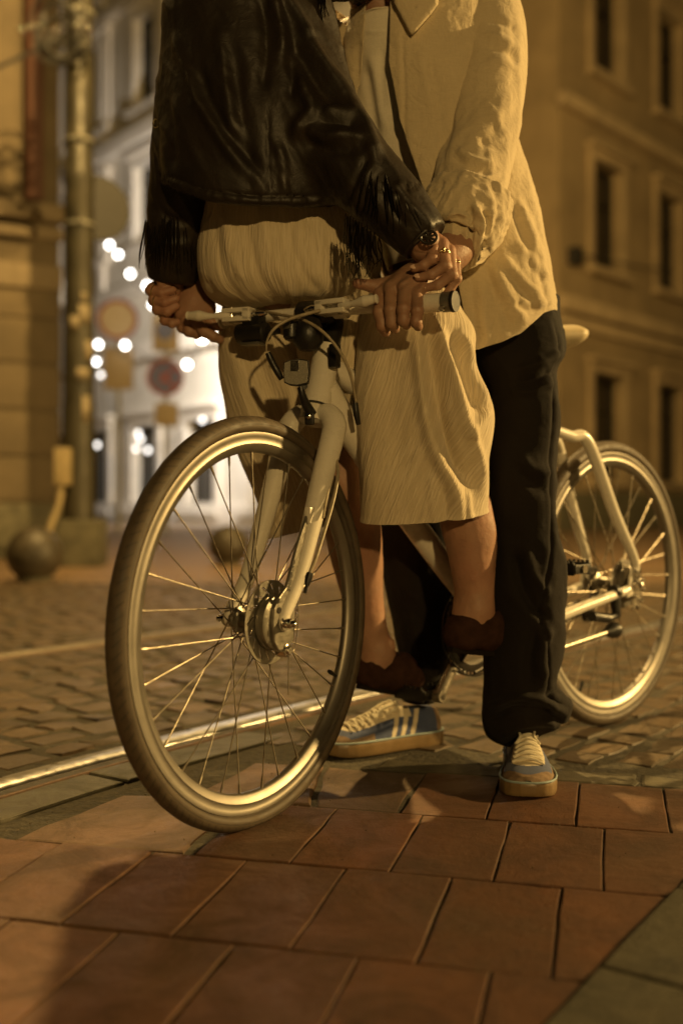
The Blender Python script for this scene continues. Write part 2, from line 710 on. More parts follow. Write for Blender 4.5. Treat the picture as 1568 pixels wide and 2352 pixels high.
M['chainblack'] = simple('oily_chain', (0.03, 0.025, 0.02), 0.4, 0.6, var=0.5, vscale=150)
M['decal'] = simple('dark_decal', (0.03, 0.025, 0.02), 0.5)


def mk_tyre():
    t = NT('tyre_rubber')
    uv = t.coord('UV')
    sx = t.n('ShaderNodeSeparateXYZ')
    t.l(uv, sx.inputs[0])
    u, v = sx.outputs[0], sx.outputs[1]
    dv = t.math('ABSOLUTE', t.math('SUBTRACT', v, 0.5))     # 0 in the middle of the tread
    saw = t.math('FRACT', t.math('ADD', t.math('MULTIPLY', u, 120.0), t.math('MULTIPLY', dv, 5.0)))
    tri = t.math('ABSOLUTE', t.math('SUBTRACT', saw, 0.5))
    groove = t.math('MULTIPLY', t.math('LESS_THAN', tri, 0.10), t.math('MULTIPLY', t.math('GREATER_THAN', dv, 0.05), t.math('LESS_THAN', dv, 0.19)))
    line = t.math('LESS_THAN', t.math('ABSOLUTE', t.math('SUBTRACT', dv, 0.225)), 0.008)
    line2 = t.math('LESS_THAN', t.math('ABSOLUTE', t.math('SUBTRACT', dv, 0.36)), 0.010)
    g = t.math('MAXIMUM', groove, t.math('MAXIMUM', line, line2))
    co = t.coord()
    f = t.noise(co, 45, 6)
    c = t.ramp(f, [(0.3, (0.055, 0.040, 0.026)), (0.7, (0.092, 0.068, 0.043))])
    c = t.mixc(t.math('MULTIPLY', g, 0.55), c, (0.03, 0.026, 0.02))
    b1 = t.bump(t.math('SUBTRACT', 1.0, g), 0.0010, 0.6)
    b2 = t.bump(t.noise(co, 220, 4), 0.0006, 0.5, b1)
    return t.set(Base_Color=c, Roughness=t.mapr(f, 0.3, 0.7, 0.5, 0.72), Normal=b2, Specular_IOR_Level=0.4)


M['tyre'] = mk_tyre()


def mk_reflector():
    t = NT('reflector_lens')
    uv = t.coord('Object')
    vo = t.n('ShaderNodeTexVoronoi')
    vo.inputs['Scale'].default_value = 420
    t.l(uv, vo.inputs['Vector'])
    c = t.ramp(vo.outputs['Distance'], [(0.1, (0.50, 0.47, 0.39)), (0.6, (0.36, 0.335, 0.27))])
    return t.set(Base_Color=c, Roughness=0.18, Metallic=0.35, Normal=t.bump(vo.outputs['Distance'], 0.0006, 0.4), Coat_Weight=0.5)


M['reflector'] = mk_reflector()
M['reflector_dark'] = simple('reflector_dark_lens', (0.06, 0.055, 0.045), 0.2, 0.3, var=0.7, vscale=260)

# people


def mk_skin(name, col, red):
    t = NT(name)
    co = t.coord()
    a = t.noise(co, 30, 5)
    b = t.noise(co, 9, 3)
    fine = t.noise(co, 420, 4)
    c = t.ramp(a, [(0.3, tuple(x * 0.85 for x in col)), (0.7, tuple(x * 1.1 for x in col))])
    c = t.mixc(t.mapr(b, 0.4, 0.75, 0, 0.5), c, red)
    n1 = t.bump(t.noise(co, 110, 5, 0.65), 0.0020, 0.6)
    n2 = t.bump(fine, 0.0004, 0.6, n1)
    return t.set(Base_Color=c, Roughness=t.mapr(fine, 0.3, 0.7, 0.42, 0.6), Normal=n2, Subsurface_Weight=0.12,
                 Subsurface_Radius=(0.008, 0.003, 0.0015), Subsurface_Scale=1.0, Specular_IOR_Level=0.4)


M['skin_woman'] = mk_skin('warm_skin', (0.34, 0.195, 0.13), (0.31, 0.125, 0.085))
M['skin_man'] = mk_skin('tan_skin', (0.30, 0.175, 0.115), (0.27, 0.115, 0.075))
M['nail'] = simple('fingernail', (0.62, 0.42, 0.32), 0.25, var=0.05, coat=0.3)
M['hair'] = simple('dark_hair', (0.015, 0.010, 0.007), 0.5, var=0.4, vscale=90, bump=0.002, bscale=300)
M['gold'] = simple('ring_metal', (0.85, 0.72, 0.45), 0.18, 1.0, var=0.1)
M['eye'] = simple('eye_white', (0.6, 0.55, 0.5), 0.2)


def mk_leather():
    t = NT('worn_leather')
    co = t.coord()
    vo = t.n('ShaderNodeTexVoronoi', feature='DISTANCE_TO_EDGE')
    vo.inputs['Scale'].default_value = 420
    wn_ = t.noise(co, 14, 5, 0.6, 0.6)
    t.l(co, vo.inputs['Vector'])
    mid = t.noise(co, 34, 5, 0.55, 0.8)
    fine = t.noise(co, 130, 4, 0.6)
    c = t.ramp(wn_, [(0.3, (0.013, 0.0098, 0.0072)), (0.6, (0.020, 0.0145, 0.010)), (0.8, (0.030, 0.022, 0.014))])
    b1 = t.bump(mid, 0.0024, 0.55)
    b2 = t.bump(fine, 0.0008, 0.6, b1)
    b3 = t.bump(vo.outputs['Distance'], 0.0003, 0.5, b2)
    return t.set(Base_Color=c, Roughness=t.mapr(wn_, 0.3, 0.7, 0.58, 0.42), Normal=b3, Specular_IOR_Level=0.32)


M['leather'] = mk_leather()
M['fringe'] = simple('leather_fringe', (0.016, 0.012, 0.008), 0.45, var=0.5, vscale=60)


def weave(t, co, s=900):
    a = t.n('ShaderNodeTexWave', wave_type='BANDS', bands_direction='X')
    b = t.n('ShaderNodeTexWave', wave_type='BANDS', bands_direction='Z')
    for x in (a, b):
        x.inputs['Scale'].default_value = s
        x.inputs['Distortion'].default_value = 2.0
        t.l(co, x.inputs['Vector'])
    return t.math('ADD', a.outputs['Fac'], b.outputs['Fac'])


def mk_cloth(name, col, dark, wr=0.004, wsc=22, sheen=0.2, rough=0.85, slub=True):
    t = NT(name)
    co = t.coord()
    big = t.noise(co, 6, 4)
    mid = t.noise(co, wsc, 6, 0.6, 1.0)
    th = t.noise(t.coord(scale=(1, 1, 0.08)), 700, 3)
    tv = t.noise(t.coord(scale=(0.08, 0.08, 1)), 700, 3)
    c = t.ramp(big, [(0.3, dark), (0.7, col)])
    w = t.math('ADD', th, tv)
    c = t.mixc(t.mapr(w, 0.75, 1.25, 0.25, 0.0), c, tuple(x * 0.6 for x in dark))
    b1 = t.bump(mid, wr, 0.6)
    b2 = t.bump(w, 0.0006, 0.6, b1)
    return t.set(Base_Color=c, Roughness=rough, Normal=b2, Sheen_Weight=sheen, Specular_IOR_Level=0.2)


M['shirt'] = mk_cloth('linen_shirt', (0.60, 0.50, 0.335), (0.52, 0.43, 0.285), 0.008, 30)
M['tee'] = mk_cloth('cotton_tee', (0.76, 0.70, 0.58), (0.70, 0.64, 0.52), 0.004, 14)
M['trousers'] = mk_cloth('black_linen', (0.0115, 0.0082, 0.0064), (0.0072, 0.0055, 0.0048), 0.003, 20, 0.03)
M['seam'] = simple('seam_thread', (0.16, 0.13, 0.085), 0.9)


def mk_crinkle():
    t = NT('crinkled_cotton')
    warp = t.noise(t.coord('UV', (1, 1, 1)), 7, 3)
    warp2 = t.noise(t.coord('UV', (1, 1, 1)), 30, 2)

    def layer(su, sv, wk, dist):
        mp = t.n('ShaderNodeMapping')
        t.l(t.tc.outputs['UV'], mp.inputs[0])
        mp.inputs['Scale'].default_value = (su, sv, 1)
        ad = t.n('ShaderNodeVectorMath', operation='ADD')
        cx = t.n('ShaderNodeCombineXYZ')
        t.l(t.math('ADD', t.math('MULTIPLY', warp, wk), t.math('MULTIPLY', warp2, wk * 0.15)), cx.inputs[0])
        t.l(mp.outputs[0], ad.inputs[0])
        t.l(cx.outputs[0], ad.inputs[1])
        a = t.noise(ad.outputs[0], 1.0, 2, 0.5, dist)
        return t.math('MINIMUM', t.math('MULTIPLY', t.math('ABSOLUTE', t.math('SUBTRACT', a, 0.5)), 5.0), 1.0)
    h1 = layer(135, 7.5, 1.9, 0.25)
    h2 = layer(310, 18.0, 4.0, 0.2)
    msk = t.mapr(t.noise(t.coord('UV', (24, 7, 1)), 1.0, 3), 0.35, 0.62, 0.45, 1.0)
    h = t.math('ADD', t.math('MULTIPLY', t.math('MULTIPLY', h1, msk), 0.7), t.math('MULTIPLY', h2, 0.3))
    fine = t.noise(t.coord(scale=(1, 1, 1)), 700, 3)
    c = t.ramp(h, [(0.05, (0.53, 0.445, 0.305)), (0.40, (0.62, 0.53, 0.385))])
    b1 = t.bump(h, 0.0030, 0.8)
    b2 = t.bump(fine, 0.0004, 0.4, b1)
    return t.set(Base_Color=c, Roughness=0.85, Normal=b2, Sheen_Weight=0.2, Specular_IOR_Level=0.2)


M['skirt'] = mk_crinkle()
M['suede_brown'] = simple('brown_suede', (0.036, 0.017, 0.012), 0.95, var=0.3, vscale=45, bump=0.0012, bscale=500, spec=0.1)
M['shoe_sole_dark'] = simple('dark_shoe_sole', (0.012, 0.009, 0.007), 0.9, spec=0.1)
M['shoe_blue'] = None


def mk_blue():
    t = NT('blue_perforated_mesh')
    uv = t.coord('UV')
    vo = t.n('ShaderNodeTexVoronoi')
    vo.inputs['Scale'].default_value = 34
    vo.inputs['Randomness'].default_value = 0.0
    t.l(uv, vo.inputs['Vector'])
    hole = t.math('LESS_THAN', vo.outputs['Distance'], 0.26)
    c = t.mixc(hole, (0.055, 0.078, 0.18), (0.012, 0.017, 0.030))
    return t.set(Base_Color=c, Roughness=0.8, Normal=t.bump(t.math('SUBTRACT', 1.0, hole), 0.001, 0.6), Sheen_Weight=0.2)


M['shoe_blue'] = mk_blue()
M['shoe_suede'] = simple('grey_suede', (0.24, 0.17, 0.115), 0.95, var=0.25, vscale=90, bump=0.0012, bscale=650, spec=0.15)
M['shoe_cream'] = simple('cream_leather', (0.62, 0.54, 0.40), 0.7, var=0.1, vscale=60, bump=0.001, bscale=420)
M['lace'] = simple('cream_lace', (0.72, 0.66, 0.52), 0.85, var=0.1, vscale=90, bump=0.0008, bscale=900)
M['gum'] = simple('gum_rubber', (0.19, 0.125, 0.058), 0.42, var=0.2, vscale=20, bump=0.0004, bscale=200)
M['foxing'] = simple('pale_blue_edge', (0.26, 0.34, 0.36), 0.6)
M['grit'] = simple('joint_grit', (0.11, 0.085, 0.05), 0.9, var=0.6, vscale=200)
# ------------------------------------------------------------------ ground
RH = np.array((0.9695, -0.245))   # along the paver rows
CH = np.array((0.245, 0.9695))    # across the rows, away from the camera


def uv2xy(u, v):
    return RH * u + CH * v


def xy2uv(x, y):
    return x * RH[0] + y * RH[1], x * CH[0] + y * CH[1]


mb = MB()
S = 240.0
mb.add([(-S, -S, -0.004), (S, -S, -0.004), (S, S, -0.004), (-S, S, -0.004)], [(0, 1, 2, 3)])
structure(mb.build('ground', M['dirt'], smooth=False))

# rail course (head of the near rail), then offsets from it
RAIL = spline([(-3.2, -2.0), (-1.35, 0.90), (-0.6545, 2.004), (-0.4726, 2.2686), (-0.0557, 2.8156), (1.286, 4.487), (4.7, 8.4), (10.5, 14.0), (24, 25)], 260)
RT = np.gradient(RAIL, axis=0)
RT /= np.linalg.norm(RT, axis=1)[:, None]
RN = np.stack([-RT[:, 1], RT[:, 0]], 1)      # to the left (away from camera)
RS = np.concatenate([[0], np.cumsum(np.linalg.norm(np.diff(RAIL, axis=0), axis=1))])


def rail_pt(s, w):
    x = np.interp(s, RS, RAIL[:, 0])
    y = np.interp(s, RS, RAIL[:, 1])
    nx = np.interp(s, RS, RN[:, 0])
    ny = np.interp(s, RS, RN[:, 1])
    return np.stack([x + nx * w, y + ny * w], -1)


def rail_side(x, y):
    d = np.hypot(RAIL[:, 0] - x, RAIL[:, 1] - y)
    i = d.argmin()
    return (x - RAIL[i, 0]) * RN[i, 0] + (y - RAIL[i, 1]) * RN[i, 1], RS[i]


def slab_block(mb, poly, z, bev, tilt=0.0, th=0.03):
    """paving slab from a plan polygon (counter-clockwise), chamfered edge, slight tilt"""
    p = np.asarray(poly, float)
    c = p.mean(0)
    n = len(p)
    tx, ty = rng.normal(0, tilt, 2)

    def hz(q):
        return z + (q[0] - c[0]) * tx + (q[1] - c[1]) * ty
    ins = []
    for q in p:
        d = c - q
        ins.append(q + d / np.linalg.norm(d) * bev * 1.5)
    ins2 = [q + (c - q) / np.linalg.norm(c - q) * bev * 0.45 for q in p]
    V = [(q[0], q[1], z - th) for q in p] + [(q[0], q[1], hz(q) - bev * 1.0) for q in p] + \
        [(q[0], q[1], hz(q) - bev * 0.3) for q in ins2] + [(q[0], q[1], hz(q)) for q in ins]
    Fs = []
    for r in range(3):
        for i in range(n):
            j = (i + 1) % n
            Fs.append((r * n + i, r * n + j, (r + 1) * n + j, (r + 1) * n + i))
    Fs.append([3 * n + i for i in range(n)])
    mb.add(V, Fs)


def rough_poly(c4, jit, sub=3):
    """quad with slightly ragged edges"""
    out = []
    for i in range(4):
        a, b = np.asarray(c4[i]), np.asarray(c4[(i + 1) % 4])
        for k in range(sub):
            t = k / sub
            out.append(a * (1 - t) + b * t + rng.normal(0, jit, 2))
    return out


# terracotta pavers, laid in staggered rows
VL = [2.072, 1.794, 1.504, 1.215, 0.926, 0.637, 0.35, 0.06, -0.23, -0.52]
OFF = [-0.043, -0.0164, -0.0844, -0.120, -0.05, -0.10, -0.03, -0.08, -0.02]
tiles, slabs, kerb = MB(), MB(), MB()


def corner_side(x, y):     # > 0 : inside the grey corner paving on the right
    return (x - 0.28) * 0.826 - (y - 1.185) * 0.563


for r in range(len(VL) - 1):
    v1, v0 = VL[r], VL[r + 1]
    k = -26
    u = OFF[r] - 26 * 0.1545
    while u < 5.0:
        w = 0.1545 + rng.normal(0, 0.003)
        g = 0.0018
        c4 = [uv2xy(u + g, v0 + g), uv2xy(u + w - g, v0 + g), uv2xy(u + w - g, v1 - g), uv2xy(u + g, v1 - g)]
        cx_, cy_ = np.mean(c4, 0)
        side = min(rail_side(*c)[0] for c in [-c for c in [np.zeros(2)]] ) if False else -max(rail_side(c[0], c[1])[0] for c in c4)
        grey = (r == 1 and u < -0.72) or (r == 0 and u < -0.50)
        if side > 0.13 and not grey and corner_side(cx_, cy_) < 0.09:
            slab_block(tiles, rough_poly(c4, 0.0008, 6), 0.0 + rng.normal(0, 0.0006), 0.0020, 0.0030)
        u += w
# irregular grey slabs between the pavers and the rail
for r in (0, 1):
    v1, v0 = VL[r], VL[r + 1]
    u = OFF[r] - 26 * 0.1545
    while u < (-0.72 if r == 1 else -0.50):
        u += 0.1545
    u -= 0.1545 if False else 0.0
    b0, t0 = u, u
    while u > -2.8:
        w = rng.uniform(0.17, 0.27)
        b1 = u - w + rng.normal(0.0, 0.03)
        t1 = u - w + rng.normal(0.0, 0.03)
        g = 0.0035
        c4 = [uv2xy(b1 + g, v0 + g), uv2xy(b0 - g, v0 + g), uv2xy(t0 - g, v1 - g), uv2xy(t1 + g, v1 - g)]
        if -max(rail_side(c[0], c[1])[0] for c in c4) > 0.10:
            slab_block(slabs, rough_poly(c4, 0.003, 4), rng.normal(-0.001, 0.001), 0.005, 0.005)
        u -= w
        b0, t0 = b1, t1
# strip of edge stones along the rail
s = 0.3
while s < 6.1:
    L = rng.uniform(0.3, 0.55)
    a, b = s + 0.004, s + L - 0.004
    q = [rail_pt(a, -0.19), rail_pt(b, -0.19), rail_pt(b, -0.085), rail_pt(a, -0.085)]
    if xy2uv(*q[0])[1] < 2.2:
        slab_block(kerb, rough_poly(q, 0.0015, 3), 0.004 + rng.normal(0, 0.001), 0.005, 0.004)
    s += L
# narrow stone row bordering the pavers
u = -0.46
while u < 5:
    w = rng.uniform(0.16, 0.3)
    c4 = [uv2xy(u + .004, 2.08), uv2xy(u + w - .004, 2.08), uv2xy(u + w - .004, 2.165), uv2xy(u + .004, 2.165)]
    if -max(rail_side(c[0], c[1])[0] for c in c4) > 0.06:
        slab_block(kerb, rough_poly(c4, 0.004, 3), -0.001 + rng.normal(0, 0.001), 0.006, 0.006)
    u += w
# grey-green corner paving on the right
for i in range(10):
    for j in range(9):
        base = np.array((0.30, 1.215)) + np.array((0.563, 0.826)) * ((i - 5) * 0.30 + (j % 2) * 0.1) + np.array((0.826, -0.563)) * (j * 0.30)
        a = np.array((0.563, 0.826)) * 0.294
        b = np.array((0.826, -0.563)) * 0.294
        q = [base, base + b, base + a + b, base + a]
        if all(xy2uv(*c)[1] < 2.06 for c in q):
            slab_block(kerb, rough_poly(q, 0.0012, 3), 0.0058 + rng.normal(0, 0.0006), 0.004, 0.003, th=0.0345)
structure(tiles.build('pavement', M['tile'], smooth=False))
structure(slabs.build('pavement_slabs', M['slab'], smooth=False))
structure(kerb.build('pavement_edge', M['kerbstone'], smooth=False))

# grit lying in the joints and scattered over the pavers
grit = MB()
for _ in range(2600):
    if rng.random() < 0.72:
        r = rng.integers(0, 6)
        if rng.random() < 0.6:
            u_, v_ = rng.uniform(-2.2, 2.0), VL[r] + rng.normal(0, 0.0022)
        else:
            u_ = OFF[r] + 0.1545 * rng.integers(-14, 13) + rng.normal(0, 0.002)
            v_ = rng.uniform(VL[r + 1], VL[r])
        z0 = -0.0025
    else:
        u_, v_, z0 = rng.uniform(-2.2, 2.0), rng.uniform(0.4, 2.07), 0.0005
    x_, y_ = uv2xy(u_, v_)
    if y_ < 0.6 or abs(x_) > 0.36 * y_ + 0.1 or rail_side(x_, y_)[0] > -0.2:
        continue
    k = rng.uniform(0.0006, 0.0019) * (0.75 if z0 > 0 else 1)
    d3 = rng.normal(0, 0.25, (6, 3)) + np.array([(1, 0, 0), (-1, 0, 0), (0, 1, 0), (0, -1, 0), (0, 0, .8), (0, 0, -.8)])
    grit.add(np.array((x_, y_, z0 + k * 0.4)) + d3 * k, [(0, 2, 4), (2, 1, 4), (1, 3, 4), (3, 0, 4), (2, 0, 5), (1, 2, 5), (3, 1, 5), (0, 3, 5)])
go = grit.build('gravel', M['grit'], smooth=False)
go['kind'] = 'stuff'
go['label'] = 'fine grit and sand lying in the paver joints'
go['category'] = 'gravel'

# granite setts around the tracks
setts = MB()
NS = 5
gl = np.array((-1, -0.86, 0, 0.86, 1.0))
gx, gy = np.meshgrid(gl, gl, indexing='ij')
dome = np.where(np.maximum(np.abs(gx), np.abs(gy)) > 0.95, 0.0, np.where(np.maximum(np.abs(gx), np.abs(gy)) > 0.5, 0.86, 1.0))
sf = [(i * NS + j, (i + 1) * NS + j, (i + 1) * NS + j + 1, i * NS + j + 1) for i in range(NS - 1) for j in range(NS - 1)]
for wrow in np.arange(-3.2, 6.4, 0.104):
    if abs(wrow) < 0.085 or abs(wrow - 1.435) < 0.09:
        continue
    s = 2.0 + rng.uniform(0, 0.1)
    while s < 14.0:
        L = rng.uniform(0.10, 0.16)
        c = rail_pt(s + L / 2, wrow)
        uu, vv = xy2uv(*c)
        vis = c[1] > 1.2 and abs(c[0]) < 0.40 * c[1] + 0.4 and c[1] < 7.5
        if vis and (wrow > 0 or vv > 2.235):
            t_ = (rail_pt(s + L, wrow) - rail_pt(s, wrow)) / L
            n_ = np.array((-t_[1], t_[0]))
            hw, hl = 0.047 + rng.normal(0, 0.002), L / 2 - 0.005
            sx, sy = gx, gy
            wob = rng.normal(0, 0.003, gx.shape)
            z = -0.017 + (0.018 + rng.normal(0, 0.0012)) * dome + rng.normal(0, 0.0010, gx.shape) + gx * rng.normal(0, 0.0018) + gy * rng.normal(0, 0.0018)
            xy = c + (sx * hl + wob)[..., None] * t_ + (sy * hw + wob)[..., None] * n_
            setts.add(np.concatenate([xy, z[..., None]], -1).reshape(-1, 3), sf)
        s += L
structure(setts.build('cobblestones', M['sett']))

# farther road surface
mb = MB()
gxs = np.linspace(-60, 60, 61)
mb.add([(-60, 6.9, 0.0), (60, 6.9, 0.0), (60, 120, 0.0), (-60, 120, 0.0)], [(0, 1, 2, 3)])
structure(mb.build('road', M['road'], smooth=False))


def make_rail(off, label, s0, s1, mat):
    ss = np.linspace(s0, s1, 160)
    root = thing('tram_rail', label, 'tram rail', (*rail_pt(s0 + 3, off), 0), 'tram rails in the street')

    def strip(name, prof, mat):
        # prof: cross-section (w, z)
        V = []
        for x in ss:
            for w, z in prof:
                q = rail_pt(x, off + w)
                V.append((q[0], q[1], z))
        n = len(prof)
        Fs = [(i * n + k, (i + 1) * n + k, (i + 1) * n + k + 1, i * n + k + 1) for i in range(len(ss) - 1) for k in range(n - 1)]
        return mesh_obj(name, V, Fs, mat, root)
    h = 0.004
    strip('rail_head', [(0.038, -0.02), (0.037, h - 0.004), (0.030, h), (0.002, h + 0.0015), (-0.020, h), (-0.0275, h - 0.006), (-0.029, -0.029)], mat)
    strip('groove', [(-0.0285, -0.0025), (-0.060, -0.0025)], M['groove'])
    strip('guard_lip', [(-0.0602, -0.028), (-0.060, -0.002), (-0.064, 0.001), (-0.074, 0.001), (-0.078, -0.02)], M['rail_side'])
    return root


make_rail(0.0, 'shiny grooved steel tram rail running right behind the front wheel of the bicycle', 0.1, 30, M['rail'])
make_rail(1.435, 'dull second tram rail farther back in the cobbles, left of the front wheel', 0.1, 30, M['rail_dull'])

# ------------------------------------------------------------------ buildings


def wall_frame(o, d):
    """o: corner (x, y); d: direction along the facade. returns mapper (s, z, out) -> xyz, outward = towards the street"""
    o = np.asarray(o, float)
    d = unit(d)
    nrm = np.array((d[1], -d[0]))
    if nrm @ (-o) < 0:
        nrm = -nrm

    def f(s, z, out=0.0):
        q = o + d * s + nrm * out
        return np.array((q[0], q[1], z))
    return f, np.array((d[0], d[1], 0)), np.array((nrm[0], nrm[1], 0))


def facade(root, fr, s0, s1, z0, z1, openings, wall_mat, trim_mat, depth=0.28, surround=0.16, sills=True, name='wall'):
    f, d, n = fr
    up = np.array((0, 0, 1.0))
    ss = sorted({s0, s1, *[a for o in openings for a in (o[0], o[1])]})
    zs = sorted({z0, z1, *[a for o in openings for a in (o[2], o[3])]})
    w = MB()
    for i in range(len(ss) - 1):
        for j in range(len(zs) - 1):
            cs, cz = (ss[i] + ss[i + 1]) / 2, (zs[j] + zs[j + 1]) / 2
            if any(o[0] < cs < o[1] and o[2] < cz < o[3] for o in openings):
                continue
            w.add([f(ss[i], zs[j]), f(ss[i + 1], zs[j]), f(ss[i + 1], zs[j + 1]), f(ss[i], zs[j + 1])], [(0, 1, 2, 3)])
    for a, b, c, e in openings:      # reveals
        w.add([f(a, c), f(b, c), f(b, e), f(a, e), f(a, c, -depth), f(b, c, -depth), f(b, e, -depth), f(a, e, -depth)],
              [(0, 4, 5, 1), (1, 5, 6, 2), (2, 6, 7, 3), (3, 7, 4, 0)])
    w.build(name, wall_mat, root, smooth=False)
    for a, b, c, e in openings:
        fb = MB()
        t = 0.05
        cs, cz = (a + b) / 2, (c + e) / 2
        for (x0, x1, y0, y1) in ((a, a + t, c, e), (b - t, b, c, e), (a + t, b - t, c, c + t), (a + t, b - t, e - t, e), (cs - t / 2, cs + t / 2, c + t, e - t), (a + t, cs - t / 2, c + (e - c) * .66, c + (e - c) * .66 + t), (cs + t / 2, b - t, c + (e - c) * .66, c + (e - c) * .66 + t)):
            fb.box(f((x0 + x1) / 2, (y0 + y1) / 2, -depth + 0.06), d * (x1 - x0) / 2, n * 0.03, up * (y1 - y0) / 2)
        wob = fb.build('window', M['frame_wood'], root, smooth=False)
        g = MB()
        g.add([f(a, c, -depth + 0.02), f(b, c, -depth + 0.02), f(b, e, -depth + 0.02), f(a, e, -depth + 0.02)], [(0, 1, 2, 3)])
        g.build('pane', M['glass'], wob, smooth=False)
        if surround:
            q = MB()
            k = surround
            q.box(f(a - k / 2, cz, 0.03), d * k / 2, n * 0.045, up * (e - c) / 2)
            q.box(f(b + k / 2, cz, 0.03), d * k / 2, n * 0.045, up * (e - c) / 2)
            q.box(f(cs, e + k * 0.6, 0.04), d * ((b - a) / 2 + k), n * 0.06, up * k * 0.6)
            q.box(f(cs, e + k * 1.2 + 0.05, 0.08), d * ((b - a) / 2 + k * 1.5), n * 0.13, up * 0.05)
            if sills:
                q.box(f(cs, c - 0.07, 0.07), d * ((b - a) / 2 + k * 1.3), n * 0.11, up * 0.07)
            q.build('window_surround', trim_mat, root, smooth=False)


def band(root, fr, s0, s1, z0, z1, out, mat, name='cornice'):
    f, d, n = fr
    q = MB()
    q.box(f((s0 + s1) / 2, (z0 + z1) / 2, out / 2 - 0.003), d * (s1 - s0) / 2, n * (out / 2 + 0.003), np.array((0, 0, (z1 - z0) / 2)), bev=min(0.02, (z1 - z0) * .2))
    return q.build(name, mat, root)


# right-hand corner house
rb = thing('building', 'ochre corner building with dark tall windows filling the right edge', 'building', (3.95, 19.0, 0))
fr = wall_frame((3.95, 19.0), (0.67, 0.742))
op = []
for k in range(7):
    s = 1.30 + 2.75 * k
    op += [(s - 0.1, s + 1.08, 5.0, 7.05), (s - 0.1, s + 1.08, 8.75, 10.9), (s - 0.1, s + 1.08, 12.3, 14.3)]
    op.append((s - 0.1, s + 1.15, 0.95, 3.0))
facade(rb, fr, 0, 22, -0.02, 16.5, op, M['plaster_right'], M['trim_right'])
band(rb, fr, -0.1, 22, 4.0, 4.28, 0.22, M['trim_right'])
band(rb, fr, -0.1, 22, 3.72, 3.95, 0.10, M['trim_right'])
band(rb, fr, -0.1, 22, 7.72, 7.95, 0.20, M['trim_right'])
band(rb, fr, -0.1, 22, 11.4, 11.6, 0.16, M['trim_right'])
band(rb, fr, -0.2, 22, 16.1, 16.7, 0.5, M['trim_right'])
band(rb, fr, -0.04, 22, -0.02, 0.7, 0.08, M['concrete'], 'plinth')
fl = wall_frame((3.95, 19.0), (-0.742, 0.67))
facade(rb, fl, 0, 12, -0.02, 16.5, [(2.5, 3.5, 5.0, 7.05), (5.2, 6.2, 5.0, 7.05), (2.5, 3.5, 8.75, 10.9)], M['plaster_right'], M['trim_right'], name='side_wall')
jb = MB()
f_, d_, n_ = fr
jb.box(f_(0.42, 5.05, 0.10), d_ * 0.13, n_ * 0.1, (0, 0, 0.16), bev=0.02)
jb.tube([f_(0.42, 5.1, 0.12), f_(2.5, 5.22, 0.2), f_(4.4, 5.4, 0.2)], 0.015, 6)
jb.build('junction_box', M['wire'], rb)

# pale building at the end of the street
mbd = thing('building', 'pale white building lit cold at the end of the street behind the signs', 'building', (-4.7, 25.0, 0))
fm = wall_frame((-4.7, 25.0), (0.633, -0.774))
op = []
for k in range(-3, 4):
    s = -0.45 + 2.5 * k
    if k != 3:
        op += [(s, s + 1.0, 6.7, 8.6), (s, s + 1.0, 10.0, 12.2), (s, s + 1.0, 13.4, 15.2)]
    op.append((s - 0.1, s + 1.1, 0.35, 2.35))
facade(mbd, fm, -9, 8.6, -0.02, 16.5, op, M['plaster_mid'], M['trim_mid'], surround=0.2)
for z0, z1, o_ in ((3.9, 4.3, 0.25), (5.5, 5.8, 0.22), (9.1, 9.5, 0.28), (12.6, 12.9, 0.22), (16.1, 16.7, 0.6)):
    band(mbd, fm, -9, 8.7, z0, z1, o_, M['trim_mid'])
band(mbd, fm, -9, 8.65, -0.02, 0.5, 0.12, M['trim_mid'], 'plinth')
for s in (-7.2, -4.7, -2.2, 0.9, 3.4, 5.9, 8.2):
    band(mbd, fm, s - 0.18, s + 0.18, 5.82, 16.08, 0.10, M['trim_mid'], 'pilaster')
fe = wall_frame(tuple(fm[0](8.6, 0)[:2]), (0.774, 0.633))
facade(mbd, fe, 0, 8, -0.02, 16.5, [], M['plaster_mid'], M['trim_mid'], name='end_wall')

# sandy building on the left
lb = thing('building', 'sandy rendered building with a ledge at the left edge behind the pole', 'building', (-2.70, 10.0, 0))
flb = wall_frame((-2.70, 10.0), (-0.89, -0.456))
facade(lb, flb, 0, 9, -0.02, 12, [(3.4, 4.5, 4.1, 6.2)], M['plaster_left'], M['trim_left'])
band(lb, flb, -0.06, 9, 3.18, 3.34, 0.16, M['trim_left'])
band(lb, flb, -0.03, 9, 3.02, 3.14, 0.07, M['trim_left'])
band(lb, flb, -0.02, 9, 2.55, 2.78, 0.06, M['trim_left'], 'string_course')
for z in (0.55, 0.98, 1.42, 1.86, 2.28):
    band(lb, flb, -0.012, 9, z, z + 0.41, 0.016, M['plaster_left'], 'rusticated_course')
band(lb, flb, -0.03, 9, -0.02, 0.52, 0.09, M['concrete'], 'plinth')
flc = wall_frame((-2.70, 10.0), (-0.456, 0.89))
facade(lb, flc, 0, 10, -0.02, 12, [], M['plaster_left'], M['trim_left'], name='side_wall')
pp = MB()
pp.tube([flb[0](0.25, 3.36, 0.10), flb[0](0.25, 7.0, 0.10), flb[0](0.25, 11.9, 0.10)], 0.085, 14)
for z in (3.7, 5.3, 7.1):
    pp.tube([flb[0](0.25, z, 0.10), flb[0](0.25, z + 0.06, 0.10)], 0.09, 14)
pp.build('drainpipe', M['pipe_red'], lb)
mk = MB()
for a, b, c, e in ((1.2, 1.45, 2.0, 2.1), (1.22, 1.28, 1.92, 2.12), (1.4, 1.5, 1.9, 1.96)):
    mk.box(flb[0]((a + b) / 2, (c + e) / 2, 0.037), flb[1] * (b - a) / 2, flb[2] * 0.004, (0, 0, (e - c) / 2))
mk.build('stain', M['roof'], lb, smooth=False)

